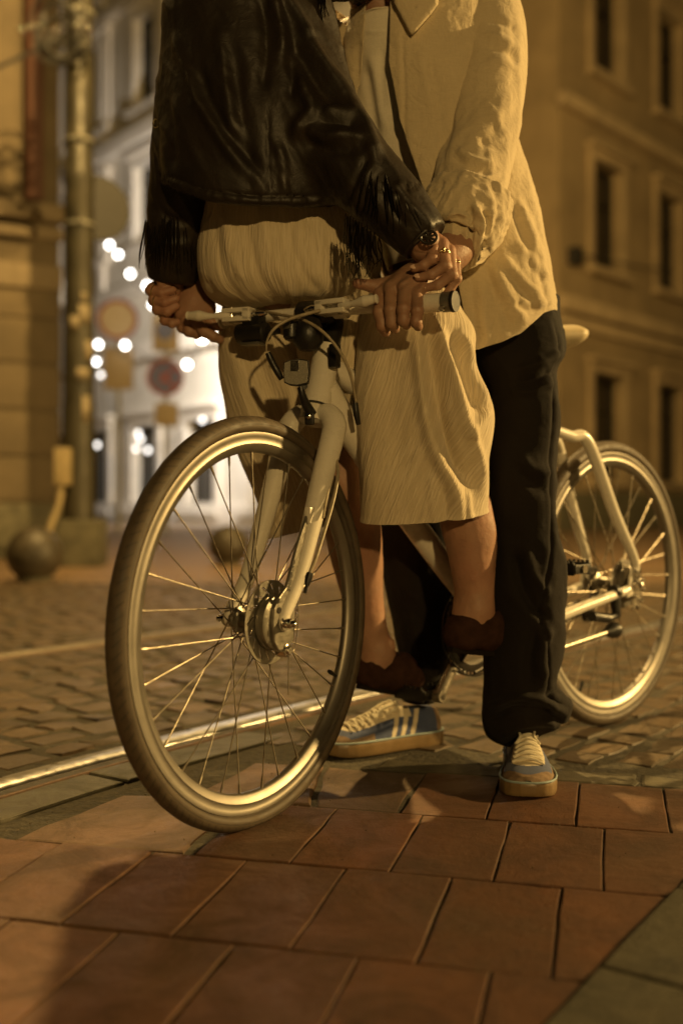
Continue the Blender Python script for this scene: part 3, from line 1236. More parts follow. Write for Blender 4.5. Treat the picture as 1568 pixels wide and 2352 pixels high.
# ------------------------------------------------------------------ pole, bollards, signs
PX, PY = -2.207, 8.8
pole = thing('utility_pole', 'tall olive street pole with square foot and taped papers left of the couple', 'pole', (PX, PY, 0))
mb = MB()
mb.lathe((PX, PY, 0), (0, 0, 1), [(0.135, 0.2), (0.135, 1.35), (0.128, 1.40), (0.122, 3.2), (0.128, 3.22), (0.128, 3.30), (0.116, 3.33), (0.10, 8.5), (0.0, 8.5)], 28)
mb.build('shaft', M['pole_metal'], pole)
mb = MB()
mb.box((PX + 0.03, PY, 0.19), (0.175, 0, 0), (0, 0.175, 0), (0, 0, 0.20), bev=0.02)
mb.build('foot_block', M['concrete'], pole)
mb = MB()
mb.box((PX - 0.09, PY - 0.17, 0.83), (0.065, 0, 0), (0, 0.05, 0), (0, 0, 0.155), bev=0.012)
mb.build('meter_box', M['box_cream'], pole)
mb = MB()
mb.tube(spline([(PX - 0.10, PY - 0.17, 0.68), (PX - 0.12, PY - 0.2, 0.5), (PX - 0.18, PY - 0.25, 0.3), (PX - 0.2, PY - 0.3, 0.0)], 20), 0.028, 8)
mb.build('conduit', M['box_cream'], pole)
for (a, z, h, w) in ((-1.35, 2.02, 0.16, 0.35), (-1.9, 1.96, 0.12, 0.3), (-1.0, 1.72, 0.16, 0.3), (-1.5, 1.55, 0.1, 0.4), (-1.2, 2.2, 0.08, 0.2), (-1.15, 1.2, 0.22, 0.25)):
    mb = MB()
    aa = np.linspace(a, a + w * 2, 8)
    V = [(PX + 0.1385 * math.cos(t), PY + 0.1385 * math.sin(t), zz) for zz in (z, z + h) for t in aa]
    mb.add(V, [(i, i + 1, i + 9, i + 8) for i in range(7)])
    ob = mb.build('paper_scrap', M['paper'], pole)
    sm = ob.modifiers.new('thickness', 'SOLIDIFY')
    sm.thickness = 0.003
for z in (3.55, 2.85, 4.62, 5.6):
    mb = MB()
    mb.lathe((PX, PY, z), (0, 0, 1), [(0.112, 0), (0.136, 0.004), (0.136, 0.03), (0.112, 0.034)], 28)
    mb.sphere((PX + 0.05, PY - 0.135, z + 0.017), 0.022)
    mb.build('clamp_band', M['galv'], pole)
cb = MB()
for k in range(7):
    ph = k * 0.9
    t = np.linspace(0, 2 * np.pi, 40)
    r = 0.24 + 0.07 * math.sin(k * 2.1)
    V = np.stack([PX - 0.16 + r * 0.75 * np.cos(t) + 0.02 * k, PY - 0.13 - 0.02 * k + 0.03 * np.sin(2 * t + ph), 4.38 + r * (0.8 + 0.3 * math.sin(ph)) * np.sin(t + 0.4 * np.sin(t + ph)) + 0.09 * math.sin(ph)], 1)
    cb.tube(V[:-1], 0.011, 6, closed=True)
cb.tube(spline([(PX - 0.1, PY - 0.1, 4.4), (-3.6, 8.4, 3.75), (-6.2, 7.9, 3.2)], 24), 0.016, 6)
cb.build('cable_coil', M['wire'], pole)
for k in range(9):
    mb = MB()
    a = 2.4 * k
    mb.sphere((PX - 0.14 + 0.28 * math.cos(a), PY - 0.24, 4.42 + 0.2 * math.sin(a * 1.3)), 0.024, 12, 8)
    mb.build('coil_glint', M['chrome'], pole)  # chrome beads stand in for bright glints on the cables
mb = MB()
mb.lathe((PX + 0.13, PY + 0.14, 3.05), (0.45, -0.89, 0), [(0.001, -0.01), (0.27, -0.01), (0.28, 0.0), (0.27, 0.01), (0.001, 0.01)], 36)
mb.build('sign_back', M['wire'], pole)


def bollard(loc, r, label):
    root = thing('street_bollard', label, 'bollard', loc, 'round ball bollards')
    b = MB()
    b.sphere((loc[0], loc[1], r * 0.97), r, 36, 24)
    b.build('ball', M['bollard'], root)
    b = MB()
    b.lathe(loc, (0, 0, 1), [(r * 0.62, -0.02), (r * 0.6, 0.035), (r * 0.45, 0.05), (r * 0.3, 0.06)], 28)
    b.build('base_ring', M['concrete'], root)


bollard((-2.083, 7.1, 0), 0.188, 'large ball bollard at the foot of the olive pole by the left edge')
bollard((-0.965, 8.95, 0), 0.172, 'ball bollard half hidden behind the front wheel spokes')

YS = 17.5


def sign_post(root, x, y, top):
    b = MB()
    b.tube([(x, y, -0.02), (x, y, top)], 0.04, 12)
    b.build('post', M['galv'], root)


def disc(root, name, c, r, mat, rim=None, rim_w=0.0, t=0.012, blue=None):
    b = MB()
    b.lathe(c, (0.1, -0.99, 0), [(0.001, t), (r, t), (r, -t), (0.001, -t)], 40)
    ob = b.build(name, mat, root)
    if rim:
        q = MB()
        q.lathe(c, (0.1, -0.99, 0), [(r - rim_w, t), (r - rim_w, t + 0.004), (r + 0.003, t + 0.004), (r + 0.003, -t)], 40)
        q.build('rim', rim, ob)
    return ob


x1 = (272 - CX) / FOC * YS
s1 = thing('traffic_sign', 'round cream sign with red rim above a rectangular plate, left of the jacket', 'sign', (x1, YS, 0))
zc = P(272, 735, YS)[2]
sign_post(s1, x1, YS, zc + 0.2)
disc(s1, 'disc', (x1, YS - 0.06, zc), 0.335, M['sign_white'], M['sign_red'], 0.055)
b = MB()
b.box((x1 + 0.02, YS - 0.06, P(272, 848, YS)[2]), (0.24, 0.02, 0), (0, 0.012, 0), (0, 0, 0.35), bev=0.008)
b.build('plate', M['sign_yellow'], s1)

YS2 = 17.0
x2 = (381 - CX) / FOC * YS2
s2 = thing('traffic_sign', 'round no stopping sign in red and blue between two plates on a post', 'sign', (x2, YS2, 0))
zc = P(381, 868, YS2)[2]
sign_post(s2, x2, YS2, P(381, 725, YS2)[2])
o = disc(s2, 'disc', (x2, YS2 - 0.06, zc), 0.30, M['sign_blue'], M['sign_red'], 0.06)
b = MB()
for a in (0.785, -0.785):
    dx = np.array((math.cos(a), 0, math.sin(a)))
    b.box((x2, YS2 - 0.076 - 0.002 * (a > 0), zc), dx * 0.25, (0, 0.003, 0), np.array((-dx[2], 0, dx[0])) * 0.032)
b.build('red_cross', M['sign_red'], o, smooth=False)
b = MB()
b.box((x2 + 0.01, YS2 - 0.06, P(381, 765, YS2)[2]), (0.21, 0.01, 0), (0, 0.012, 0), (0, 0, 0.31), bev=0.008)
pl = b.build('plate', M['sign_yellow'], s2)
disc(pl, 'blue_circle', (x2 + 0.01, YS2 - 0.083, P(381, 765, YS2)[2] + 0.03), 0.15, M['sign_blue'], t=0.006)
b = MB()
b.box((x2 + 0.02, YS2 - 0.06, P(384, 953, YS2)[2]), (0.185, 0.01, 0), (0, 0.012, 0), (0, 0, 0.19), bev=0.008)
b.build('lower_plate', M['sign_yellow'], s2)


def light_string(pts, label, y0, y1, r=0.05, mat='bulb'):
    q = [P(a, b, y0 + (y1 - y0) * i / max(1, len(pts) - 1)) for i, (a, b) in enumerate(pts)]
    root = thing('light_string', label, 'string lights', tuple(q[0]), 'strings of white bulbs over the far street')
    w = MB()
    for i in range(len(q) - 1):
        m = (q[i] + q[i + 1]) / 2 - np.array((0, 0, 0.12))
        w.tube(spline([q[i] + (0, 0, r), m, q[i + 1] + (0, 0, r)], 10), 0.008, 5)
    w.build('wire', M['wire'], root)
    proto = None
    for c in q:
        if proto is None:
            b = MB()
            b.sphere(tuple(c), r, 14, 10)
            proto = b.build('bulb', M[mat], root)
            base = Vector(c)
        else:
            k = proto.copy()
            COL.objects.link(k)
            k.parent = root
            k.matrix_parent_inverse = proto.matrix_parent_inverse.copy()
            k.location = Vector(c) - base


light_string([(252, 563), (272, 585), (300, 629), (338, 656), (352, 700), (456, 636), (520, 600)], 'upper string of glowing white bulbs slanting behind the left sleeve', 19.0, 15.5)
light_string([(221, 830), (227, 791), (288, 793), (430, 837), (465, 779), (540, 800)], 'middle string of glowing white bulbs beside the round cream sign', 18.5, 15.0)
light_string([(223, 1022), (232, 861), (313, 1030), (318, 995), (323, 1009), (340, 1034), (465, 965)], 'lowest row of dim glowing spheres standing in for bulb reflections in the pale shop windows', 20.5, 19.0, 0.046, 'bulb_reflection')  # glowing spheres in place of reflections in the windows
# ------------------------------------------------------------------ bicycle
ZUP = np.array((0, 0, 1.0))
WR = 0.347                                   # outside radius of the wheels
PSI_F, PSI_R = math.radians(32.0), math.radians(45.3)
DF = np.array((math.sin(PSI_F), math.cos(PSI_F), 0))     # front wheel: towards its rear
NF = np.array((math.cos(PSI_F), -math.sin(PSI_F), 0))    # rider's left
DB = np.array((math.sin(PSI_R), math.cos(PSI_R), 0))
NB = np.array((math.cos(PSI_R), -math.sin(PSI_R), 0))
HF = np.array((-0.1453, 1.771, WR - 0.006))
HR = np.array((0.657, 2.562, WR - 0.003))
AX = unit(DF * math.cos(math.radians(70)) + ZUP * math.sin(math.radians(70)))
bike = thing('bicycle', 'white city bicycle with flat handlebar standing between the kissing couple', 'bicycle', (0.2, 2.15, 0))


def part_empty(name, parent):
    o = bpy.data.objects.new(name, None)
    COL.objects.link(o)
    o.empty_display_size = 0.05
    o.parent = parent
    o.matrix_parent_inverse = Matrix.Translation(-parent.location)
    return o


def make_wheel(H, d, n, squash, valve_ang, rot, big_left=0.0):
    wh = part_empty('wheel', bike)

    def pt(r, a, w):
        return H + d * (r * math.cos(a)) + ZUP * (r * math.sin(a)) + n * w
    # tyre
    R, rt = 0.3298, 0.0172
    na, nb = 240, 28
    a = np.linspace(0, 2 * np.pi, na + 1)
    b = np.linspace(-np.pi, np.pi, nb + 1)
    A, B = np.meshgrid(a, b, indexing='ij')
    rr = R + rt * np.cos(B) * np.where(np.cos(B) > 0, 1.0, 0.75)
    ww = rt * np.sin(B) * 0.98
    Z = H[2] + rr * np.sin(A)
    low = np.clip(0.0015 - Z, 0, None)
    near = np.clip(1 - (Z - 0.0) / 0.05, 0, 1) * (np.sin(A) < 0)
    ww = ww * (1 + 0.22 * near * squash)
    Z = np.maximum(Z, 0.0015)
    X = (H + rr[..., None] * np.cos(A)[..., None] * d + ww[..., None] * n)
    X[..., 2] = Z
    V = X.reshape(-1, 3)
    UV = np.stack([A / (2 * np.pi), (B + np.pi) / (2 * np.pi)], -1).reshape(-1, 2)
    Fs = [(i * (nb + 1) + k, (i + 1) * (nb + 1) + k, (i + 1) * (nb + 1) + k + 1, i * (nb + 1) + k + 1) for i in range(na) for k in range(nb)]
    mesh_obj('tyre', V, Fs, M['tyre'], wh, uv=UV)
    # rim
    prof = [(0.3195, -0.0125), (0.3130, -0.0130), (0.3115, -0.0120), (0.3020, -0.0120), (0.3005, -0.0126), (0.2885, -0.0080), (0.2855, -0.0035), (0.285, 0), (0.2855, 0.0035), (0.2885, 0.0080), (0.3005, 0.0126), (0.3020, 0.0120), (0.3115, 0.0120), (0.3130, 0.0130), (0.3195, 0.0125)]
    mb = MB()
    mb.lathe(H, n, prof, 200, closed=True)
    mb.build('rim', M['alu'], wh)
    # hub
    mb = MB()
    fl, fr_ = 0.021, 0.021
    mb.lathe(H, n, [(0.004, -0.052), (0.012, -0.050), (0.013, -0.036), (0.0235, -0.0355), (0.0245, -0.034), (0.0235, -0.0315), (0.014, -0.028), (0.0125, 0.0), (0.014, 0.016), (0.025, 0.018), (0.026, 0.020), (0.025, 0.022), (0.014, 0.026), (0.012, 0.05), (0.004, 0.052)], 40)
    mb.build('hub', M['grey_metal'], wh)
    NSP = 32
    for k in range(NSP):
        a0 = 2 * math.pi * k / NSP + rot
        left = k % 2 == 0
        lead = (k // 2) % 2 == 0
        ah = a0 + (1.12 if lead else -1.12)
        rh = 0.0215
        wside = 0.020 if left else -0.034
        p0 = pt(rh, ah, wside + (0.002 if lead else -0.002))
        p1 = pt(0.286, a0, 0.002 if left else -0.002)
        dirv = unit(p1 - p0)
        mb = MB()
        mb.tube([p0, p0 + dirv * 0.02, p1 - dirv * 0.016], 0.00115, 8)
        mb.tube([p1 - dirv * 0.016, p1 - dirv * 0.002, p1], [0.0019, 0.0022, 0.0022], 8)
        mb.tube([p0 - n * 0.003, p0 + n * 0.003], 0.0019, 8)
        mb.build('spoke', M['spoke'], wh)
    # valve
    mb = MB()
    p0, p1 = pt(0.286, valve_ang, 0), pt(0.257, valve_ang, 0)
    mb.tube([p0, p0 * .6 + p1 * .4, p1 * 0.7 + p0 * 0.3, p1], [0.0032, 0.003, 0.0045, 0.0035], 10)
    mb.build('valve', M['black_plastic'], wh)
    return wh


make_wheel(HF, DF, NF, 1.0, math.radians(-27), 0.05)
make_wheel(HR, DB, NB, 0.4, math.radians(-118), 0.02)

# fork
CR = HF + DF * 0.178 + ZUP * 0.357          # centre of the crown
HT = CR + AX * 0.142                        # top of the head tube
mb = MB()
for sgn in (1, -1):
    end = HF + NF * sgn * 0.054 + DF * 0.004
    top = CR + NF * sgn * 0.050 - AX * 0.035
    pts = spline([CR + NF * sgn * 0.008 + AX * 0.006, CR + NF * sgn * 0.030 + AX * 0.004, CR + NF * sgn * 0.046 - AX * 0.012, top, top * 0.75 + end * 0.25 + DF * 0.002,
                  top * .5 + end * .5 + DF * 0.007, top * .22 + end * .78 + DF * 0.009, end + ZUP * 0.012, end], 44)
    mb.tube(pts, [0.019, 0.021, 0.0225, 0.022, 0.020, 0.0175, 0.0145, 0.0125, 0.0125], 18)
    mb.lathe(end, NF, [(0.001, -0.007), (0.0125, -0.007), (0.0145, -0.005), (0.0145, 0.005), (0.0125, 0.007), (0.001, 0.007)], 24)
mb.tube([CR - AX * 0.010, CR + AX * 0.012, CR + AX * 0.018], [0.026, 0.0275, 0.0255], 26)
fork = mb.build('fork', M['white_paint'], bike)
mb = MB()
mb.box(HF + NF * 0.058 + (CR - HF) * 0.50 + NF * -0.002 - DF * 0.008, NF * 0.006, DF * 0.008, ZUP * 0.014, bev=0.002)
mb.build('brake_clip', M['white_paint'], fork)
for sgn in (1, -1):
    e = HF + NF * sgn * 0.0615
    mb = MB()
    mb.lathe(e, NF * sgn, [(0.001, -0.001), (0.0125, -0.001), (0.0125, 0.0015), (0.001, 0.0018)], 24)
    mb.lathe(e, NF * sgn, [(0.001, 0.0), (0.0088, 0.0018), (0.0088, 0.009), (0.0078, 0.0105), (0.0062, 0.0115), (0.0066, 0.0155), (0.0055, 0.0195), (0.003, 0.0215), (0.0001, 0.022)], 6 if False else 24)
    mb.build('axle_nut', M['chrome'], fork)

# frame
BB = np.array((0.32, 2.23, 0.268))
ST = BB + DB * 0.215 + ZUP * 0.60
RD = HR
mb = MB()
mb.tube([CR + AX * 0.018, CR + AX * 0.026, CR + AX * 0.07, HT - AX * 0.012, HT], [0.0285, 0.0265, 0.0255, 0.0255, 0.027], 26)
dtop = CR + AX * 0.060 + DB * 0.01
mb.tube(spline([dtop, dtop * .8 + BB * .2 - ZUP * 0.012, dtop * .4 + BB * .6 - ZUP * 0.01, BB + ZUP * 0.01], 24), [0.027, 0.026, 0.025, 0.024], 20)
ttop = CR + AX * 0.105 + DB * 0.01
mb.tube(spline([ttop, ttop * .6 + (BB + (ST - BB) * 0.62) * .4 - ZUP * 0.03, BB + (ST - BB) * 0.62], 20), [0.022, 0.019, 0.018], 18)
mb.tube([BB, ST], 0.017, 18)
mb.tube([BB - NB * 0.036, BB + NB * 0.036], 0.022, 22)
for sgn in (1, -1):
    dp = RD + NB * sgn * 0.066
    # chainstay
    mb.tube(spline([BB + NB * sgn * 0.02 - ZUP * 0.005, BB + NB * sgn * 0.038 + DB * 0.09, dp * .5 + (BB + NB * sgn * 0.04) * .5 + ZUP * -0.008, dp - ZUP * 0.012 - DB * 0.03], 24), [0.012, 0.0125, 0.0125, 0.0105], 16)
    # seatstay with a kink above the brake
    s0 = BB + (ST - BB) * 0.74 + NB * sgn * 0.018
    k1 = HR + ZUP * 0.335 - DB * 0.165 + NB * sgn * 0.042
    k2 = HR + ZUP * 0.17 - DB * 0.072 + NB * sgn * 0.056
    mb.tube(spline([s0, s0 * .4 + k1 * .6, k1, k2, dp + ZUP * 0.062 - DB * 0.002, dp + ZUP * 0.02], 36), [0.0105, 0.013, 0.0145, 0.0135, 0.0115, 0.010], 16)
    mb.prism([(-0.035, -0.03), (0.012, -0.018), (0.02, 0.0), (0.016, 0.03), (-0.006, 0.045), (-0.02, 0.02)], -0.003, 0.003, dp, DB, ZUP, NB)
frame = mb.build('frame', M['white_paint'], bike)


def lettering(body, size, o, ex, ez, parent, mat, ext=0.0003):
    cu = bpy.data.curves.new('lettering', 'FONT')
    cu.body = body
    cu.size = size
    cu.extrude = ext
    cu.align_x = 'CENTER'
    cu.align_y = 'CENTER'
    cu.materials.append(mat)
    tmp = bpy.data.objects.new('lettering', cu)
    COL.objects.link(tmp)
    bpy.context.view_layer.update()
    me = bpy.data.meshes.new_from_object(tmp.evaluated_get(bpy.context.evaluated_depsgraph_get()))
    bpy.data.objects.remove(tmp)
    me.name = 'lettering'
    ob = bpy.data.objects.new('lettering', me)
    COL.objects.link(ob)
    ex, ez = unit(ex), unit(ez)
    ez = unit(ez - ex * np.dot(ex, ez))
    ey = np.cross(ez, ex)
    m = Matrix(((ex[0], ey[0], ez[0], o[0]), (ex[1], ey[1], ez[1], o[1]), (ex[2], ey[2], ez[2], o[2]), (0, 0, 0, 1)))
    ob.parent = parent
    base = Matrix.Translation(-parent.location) if parent.type == 'EMPTY' and parent.parent is None else Matrix.Identity(4)
    ob.matrix_parent_inverse = base
    ob.matrix_basis = m
    return ob


dd = unit(BB - dtop)
lettering('NV', 0.044, dtop + (BB - dtop) * 0.80 + NB * 0.0262 - ZUP * 0.006, dd, NB, frame, M['decal'])

# stem and bar
BC = np.array((-0.053, 1.947, 0.896))
BDIR = unit(NF + np.array((0, 0, -0.024)))
mb = MB()
top = HT + AX * 0.052
mb.tube([HT + AX * 0.002, HT + AX * 0.006, top, top + AX * 0.02], [0.0235, 0.021, 0.0205, 0.017], 22)
mb.tube([top + AX * 0.004, BC], [0.019, 0.0185], 18)
mb.tube([BC - BDIR * 0.026, BC + BDIR * 0.026], 0.0215, 20)
stem = mb.build('stem', M['black_plastic'], bike)


def bar(t, back=0.0, up=0.0):
    return BC + BDIR * t + DF * back + ZUP * up


mb = MB()
mb.tube(spline([bar(-0.335, 0.02), bar(-0.18, 0.006), bar(-0.06), bar(0.06), bar(0.18, 0.004), bar(0.274, 0.010)], 40), 0.0112, 16)
hb = mb.build('handlebar', M['white_paint'], bike)
for t0, t1 in ((-0.334, -0.215), (0.150, 0.264)):
    mb = MB()
    mb.tube([bar(t0, 0.02 if t0 < 0 else 0.004), bar(t1, 0.008)], 0.0162, 18)
    mb.build('grip', M['white_paint'], hb)
# left bar end: plug, clamp collar and bolt
mb = MB()
mb.tube([bar(0.265, 0.010), bar(0.281, 0.011)], 0.0178, 22)
mb.build('grip_collar', M['grey_metal'], hb)
mb = MB()
mb.tube([bar(0.282, 0.011), bar(0.288, 0.0112)], [0.019, 0.018], 24)
mb.build('end_plug', M['black_plastic'], hb)
mb = MB()
mb.tube([bar(0.272, -0.004, -0.012), bar(0.272, -0.014, -0.016)], 0.005, 12)
mb.build('collar_bolt', M['chrome'], hb)


def lever(sgn, tb0, tb1, tip, root_px):
    """brake lever: perch clamped to the bar, blade in front of it"""
    pe = part_empty('brake_lever', bike)
    f = -DF   # forward of the bar
    perch = MB()
    a, b = bar(tb0) + f * 0.030, bar(tb1) + f * 0.036
    ax = unit(b - a)
    L = np.linalg.norm(b - a) / 2
    for dz in (0.0085, -0.0085):
        perch.box((a + b) / 2 + ZUP * dz, ax * L, f * 0.012, ZUP * 0.0045, bev=0.0018)
    perch.box(a + ax * 0.008, ax * 0.008, f * 0.012, ZUP * 0.0125, bev=0.002)
    perch.box((a + b) / 2 - f * 0.018, ax * 0.014, f * 0.014, ZUP * 0.010, bev=0.003)
    perch.tube([bar(tb0 * .5 + tb1 * .5 - 0.012), bar(tb0 * .5 + tb1 * .5 + 0.012)], 0.0165, 18)
    perch.build('perch', M['white_paint'], pe)
    bl = MB()
    tipv = np.asarray(tip)
    # blade profile: thin neck, wide paddle, rounded tip
    p0 = b - ax * 0.012
    ts = np.linspace(0, 1, 40)
    path = spline([p0, p0 * .62 + tipv * .38 - ZUP * 0.002 + f * 0.006, p0 * .3 + tipv * .7 - ZUP * 0.001 + f * 0.004, tipv], 40)
    wid = np.interp(ts, [0, 0.12, 0.3, 0.45, 0.65, 0.85, 0.93, 0.97, 1.0], [0.0080, 0.0085, 0.0052, 0.0068, 0.0108, 0.0085, 0.0075, 0.0090, 0.0062])
    bl.tube(path, list(wid), 16, flat=None)
    bl.build('blade', M['white_paint'], pe)
    ba = MB()
    c0 = a - ax * 0.001
    ba.tube([c0, c0 - ax * 0.004, c0 - ax * 0.006, c0 - ax * 0.010, c0 - ax * 0.016, c0 - ax * 0.026, c0 - ax * 0.030], [0.0075, 0.0078, 0.006, 0.0078, 0.0072, 0.0055, 0.003], 18)
    ba.build('barrel_adjuster', M['steel'], pe)
    pv = MB()
    pv.tube([b - ax * 0.014 + ZUP * 0.0145, b - ax * 0.014 - ZUP * 0.0145], 0.0045, 12)
    pv.build('pivot_bolt', M['steel'], pe)
    return pe, c0


_, cbR = lever(-1, -0.118, -0.178, bar(-0.252) - DF * 0.062 + ZUP * 0.002, None)
_, cbL = lever(1, 0.030, 0.095, bar(0.162) - DF * 0.040 + ZUP * 0.006, None)
# shifter block under the right lever, bell by the stem
mb = MB()
q = bar(-0.120) - DF * 0.022 - ZUP * 0.034
mb.tube([q - BDIR * 0.036, q - BDIR * 0.034, q + BDIR * 0.028, q + BDIR * 0.032], [0.014, 0.019, 0.019, 0.014], 20)
mb.tube([q + BDIR * 0.03, q + BDIR * 0.058], [0.0085, 0.006], 12)
mb.box(q + ZUP * 0.018, BDIR * 0.02, DF * 0.013, ZUP * 0.016, bev=0.004)
sh = mb.build('shifter', M['black_plastic'], bike)
mb = MB()
mb.box(q - ZUP * 0.0215 - BDIR * 0.002, BDIR * 0.022, DF * 0.012, ZUP * 0.003, bev=0.001)
mb.build('shifter_plate', M['grey_metal'], sh)
mb = MB()
q = bar(0.012) - DF * 0.035 - ZUP * 0.044
mb.tube([q + ZUP * 0.030 + DF * 0.02, q + ZUP * 0.016 + DF * 0.006, q, q - ZUP * 0.018, q - ZUP * 0.032], [0.012, 0.024, 0.030, 0.028, 0.016], 22)
mb.box(q - ZUP * 0.040 + BDIR * 0.036 + DF * 0.035, BDIR * 0.008, DF * 0.01, ZUP * 0.022, bev=0.004)
bell = mb.build('bell', M['black_plastic'], bike)
mb = MB()
q2 = q - DF * 0.022 - BDIR * 0.022 + ZUP * 0.004
mb.tube([q2 + ZUP * 0.018, q2 + ZUP * 0.012, q2 - ZUP * 0.014, q2 - ZUP * 0.019], [0.009, 0.0145, 0.0145, 0.010], 18)
mb.build('bell_dome', M['chrome'] if False else M['black_plastic'], bell)
mb = MB()
mb.box(q2 - DF * 0.0135 + ZUP * 0.006, BDIR * 0.008, DF * 0.002, ZUP * 0.006, bev=0.001)
mb.build('bell_window', M['grey_metal'], bell)


def PY_(px, py, y):
    return P(px, py, y)


# cables
mb = MB()
mb.tube(spline([PY_(735, 713, 1.885), PY_(700, 722, 1.875), PY_(660, 735, 1.865), PY_(628, 757, 1.86), PY_(613, 785, 1.862), PY_(612, 808, 1.865)], 40), [0.0032, 0.0032, 0.003, 0.0028, 0.002, 0.0015], 10)
c1 = mb.build('brake_cable', M['cable'], bike)
mb = MB()
mb.tube(spline([PY_(615, 810, 1.868), PY_(624, 830, 1.87), PY_(636, 852, 1.872), PY_(647, 871, 1.875)], 24), [0.0050, 0.0062, 0.0060, 0.0062, 0.0050], 12)
mb.build('cable_boot', M['black_plastic'], c1)
mb = MB()
mb.tube(spline([PY_(612, 717, 2.00), PY_(640, 722, 1.96), PY_(690, 733, 1.90), PY_(735, 757, 1.875), PY_(775, 800, 1.875), PY_(803, 855, 1.89), PY_(818, 925, 1.91)], 60), [0.0030] * 6 + [0.0022], 10)
c2 = mb.build('brake_cable', M['cable'], bike)
mb = MB()
mb.tube(spline([PY_(815, 925, 1.908), PY_(818, 950, 1.91), PY_(823, 975, 1.915)], 12), [0.0055, 0.006, 0.0045], 12)
mb.build('cable_boot', M['black_plastic'], c2)
# cable running down the left fork blade to the roller brake
mb = MB()
mb.tube(spline([PY_(772, 1055, 1.86), PY_(776, 1090, 1.845), PY_(765, 1150, 1.82), PY_(745, 1220, 1.785), PY_(726, 1280, 1.755), PY_(713, 1312, 1.745), PY_(708, 1330, 1.742)], 50), 0.0032, 10)
c3 = mb.build('brake_cable', M['cable'], bike)
mb = MB()
mb.tube([PY_(712, 1316, 1.744), PY_(709, 1326, 1.742), PY_(704, 1345, 1.740)], [0.0058, 0.0065, 0.0045], 12)
mb.tube([PY_(704, 1345, 1.740), PY_(700, 1362, 1.740)], 0.003, 10)
mb.build('cable_boot', M['black_plastic'], c3)
mb = MB()
mb.tube(spline([PY_(768, 1030, 1.87), PY_(760, 1090, 1.848), PY_(750, 1140, 1.83), PY_(742, 1190, 1.81)], 20), 0.0022, 8)
mb.build('brake_cable', M['cable'], bike)

# roller brake on the front hub
rb_ = part_empty('roller_brake', bike)
rc = HF + NF * 0.030
mb = MB()
na = 32 * 4
ra = [0.030, 0.046, 0.064, 0.0705]
V, Fs = [], []
for w in (-0.001, 0.001):
    for r in ra:
        for k in range(na):
            a = 2 * math.pi * k / na + (0.35 * (r - 0.046) / 0.02)
            V.append(rc + DF * r * math.cos(a) + ZUP * r * math.sin(a) + NF * w)
nr = len(ra)
for i in range(nr - 1):
    for k in range(na):
        l = (k + 1) % na
        slot = i == 1 and (k % 8) in (0, 1)
        if slot:
            continue
        f0 = (i * na + k, i * na + l, (i + 1) * na + l, (i + 1) * na + k)
        Fs.append(f0[::-1])
        Fs.append(tuple(x + nr * na for x in f0))
        if i == 1 and (k % 8) == 2:
            Fs.append((f0[0], f0[3], f0[3] + nr * na, f0[0] + nr * na))
        if i == 1 and (k % 8) == 7:
            Fs.append((f0[1], f0[1] + nr * na, f0[2] + nr * na, f0[2]))
for k in range(na):
    l = (k + 1) % na
    o_ = (nr - 1) * na
    Fs.append((o_ + k, o_ + l, o_ + l + nr * na, o_ + k + nr * na))
mb.add(V, Fs)
mb.build('cooling_disc', M['grey_metal'], rb_, smooth=False)
mb = MB()
mb.lathe(rc, NF, [(0.028, 0.001), (0.044, 0.002), (0.0465, 0.004), (0.0465, 0.009), (0.044, 0.010), (0.044, 0.0125), (0.046, 0.0135), (0.0455, 0.018), (0.040, 0.0205), (0.02, 0.021), (0.001, 0.021)], 48)
mb.build('drum', M['grey_metal'], rb_)
# brake arm reaching up the fork blade
mb = MB()
Dr = DF
ao = rc + NF * 0.0213
poly = [(-0.012, -0.0455), (0.012, -0.046), (0.034, -0.030), (0.038, -0.004), (0.034, 0.02), (0.052, 0.10), (0.082, 0.178), (0.075, 0.181), (0.045, 0.13), (0.012, 0.06), (-0.012, 0.042), (-0.024, 0.026), (-0.028, 0.0), (-0.024, -0.03)]
mb.prism(poly, -0.0015, 0.0055, ao, Dr, ZUP, NF)
arm = mb.build('brake_arm', M['grey_metal'], rb_, smooth=False)
bv = arm.modifiers.new('bevel', 'BEVEL')
bv.width = 0.0022
bv.segments = 2
mb = MB()
mb.tube([ao + Dr * -0.012 + ZUP * 0.022 + NF * 0.004, ao + Dr * -0.012 + ZUP * 0.022 + NF * 0.0066], 0.0055, 16)
mb.build('inspection_hole', M['chainblack'], arm)
mb = MB()
c0 = ao + Dr * 0.012 - ZUP * 0.047
mb.lathe(c0, NF, [(0.001, -0.012), (0.012, -0.012), (0.013, -0.004), (0.012, 0.006), (0.009, 0.008), (0.0075, 0.008), (0.0075, 0.011), (0.006, 0.0125), (0.001, 0.0125)], 24)
mb.build('cable_anchor', M['steel'], arm)
mb = MB()
c1_ = ao + Dr * 0.044 + ZUP * 0.075
mb.tube([c1_ + Dr * 0.0, c1_ + Dr * 0.01 + NF * 0.012], 0.007, 12)
mb.tube([c1_ + Dr * 0.008 + ZUP * 0.006, c1_ + Dr * 0.008 - ZUP * 0.014], 0.0055, 12)
mb.build('cable_stop', M['chainblack'], arm)
mb = MB()
mb.tube(spline([c1_ + Dr * 0.008 - ZUP * 0.014, ao + Dr * 0.038 + NF * 0.01, c0 + Dr * 0.02 + NF * 0.006, c0 + NF * 0.01, c0 - ZUP * 0.04 + NF * 0.008, c0 - ZUP * 0.075 + Dr * 0.003 + NF * 0.006], 40), 0.0009, 6)
mb.build('inner_wire', M['spoke'], arm)
lettering('SHIMANO', 0.0125, ao + Dr * 0.0235 + ZUP * 0.078 + NF * 0.0062, Dr * 0.30 + ZUP * 0.954, NF, arm, M['decal'])
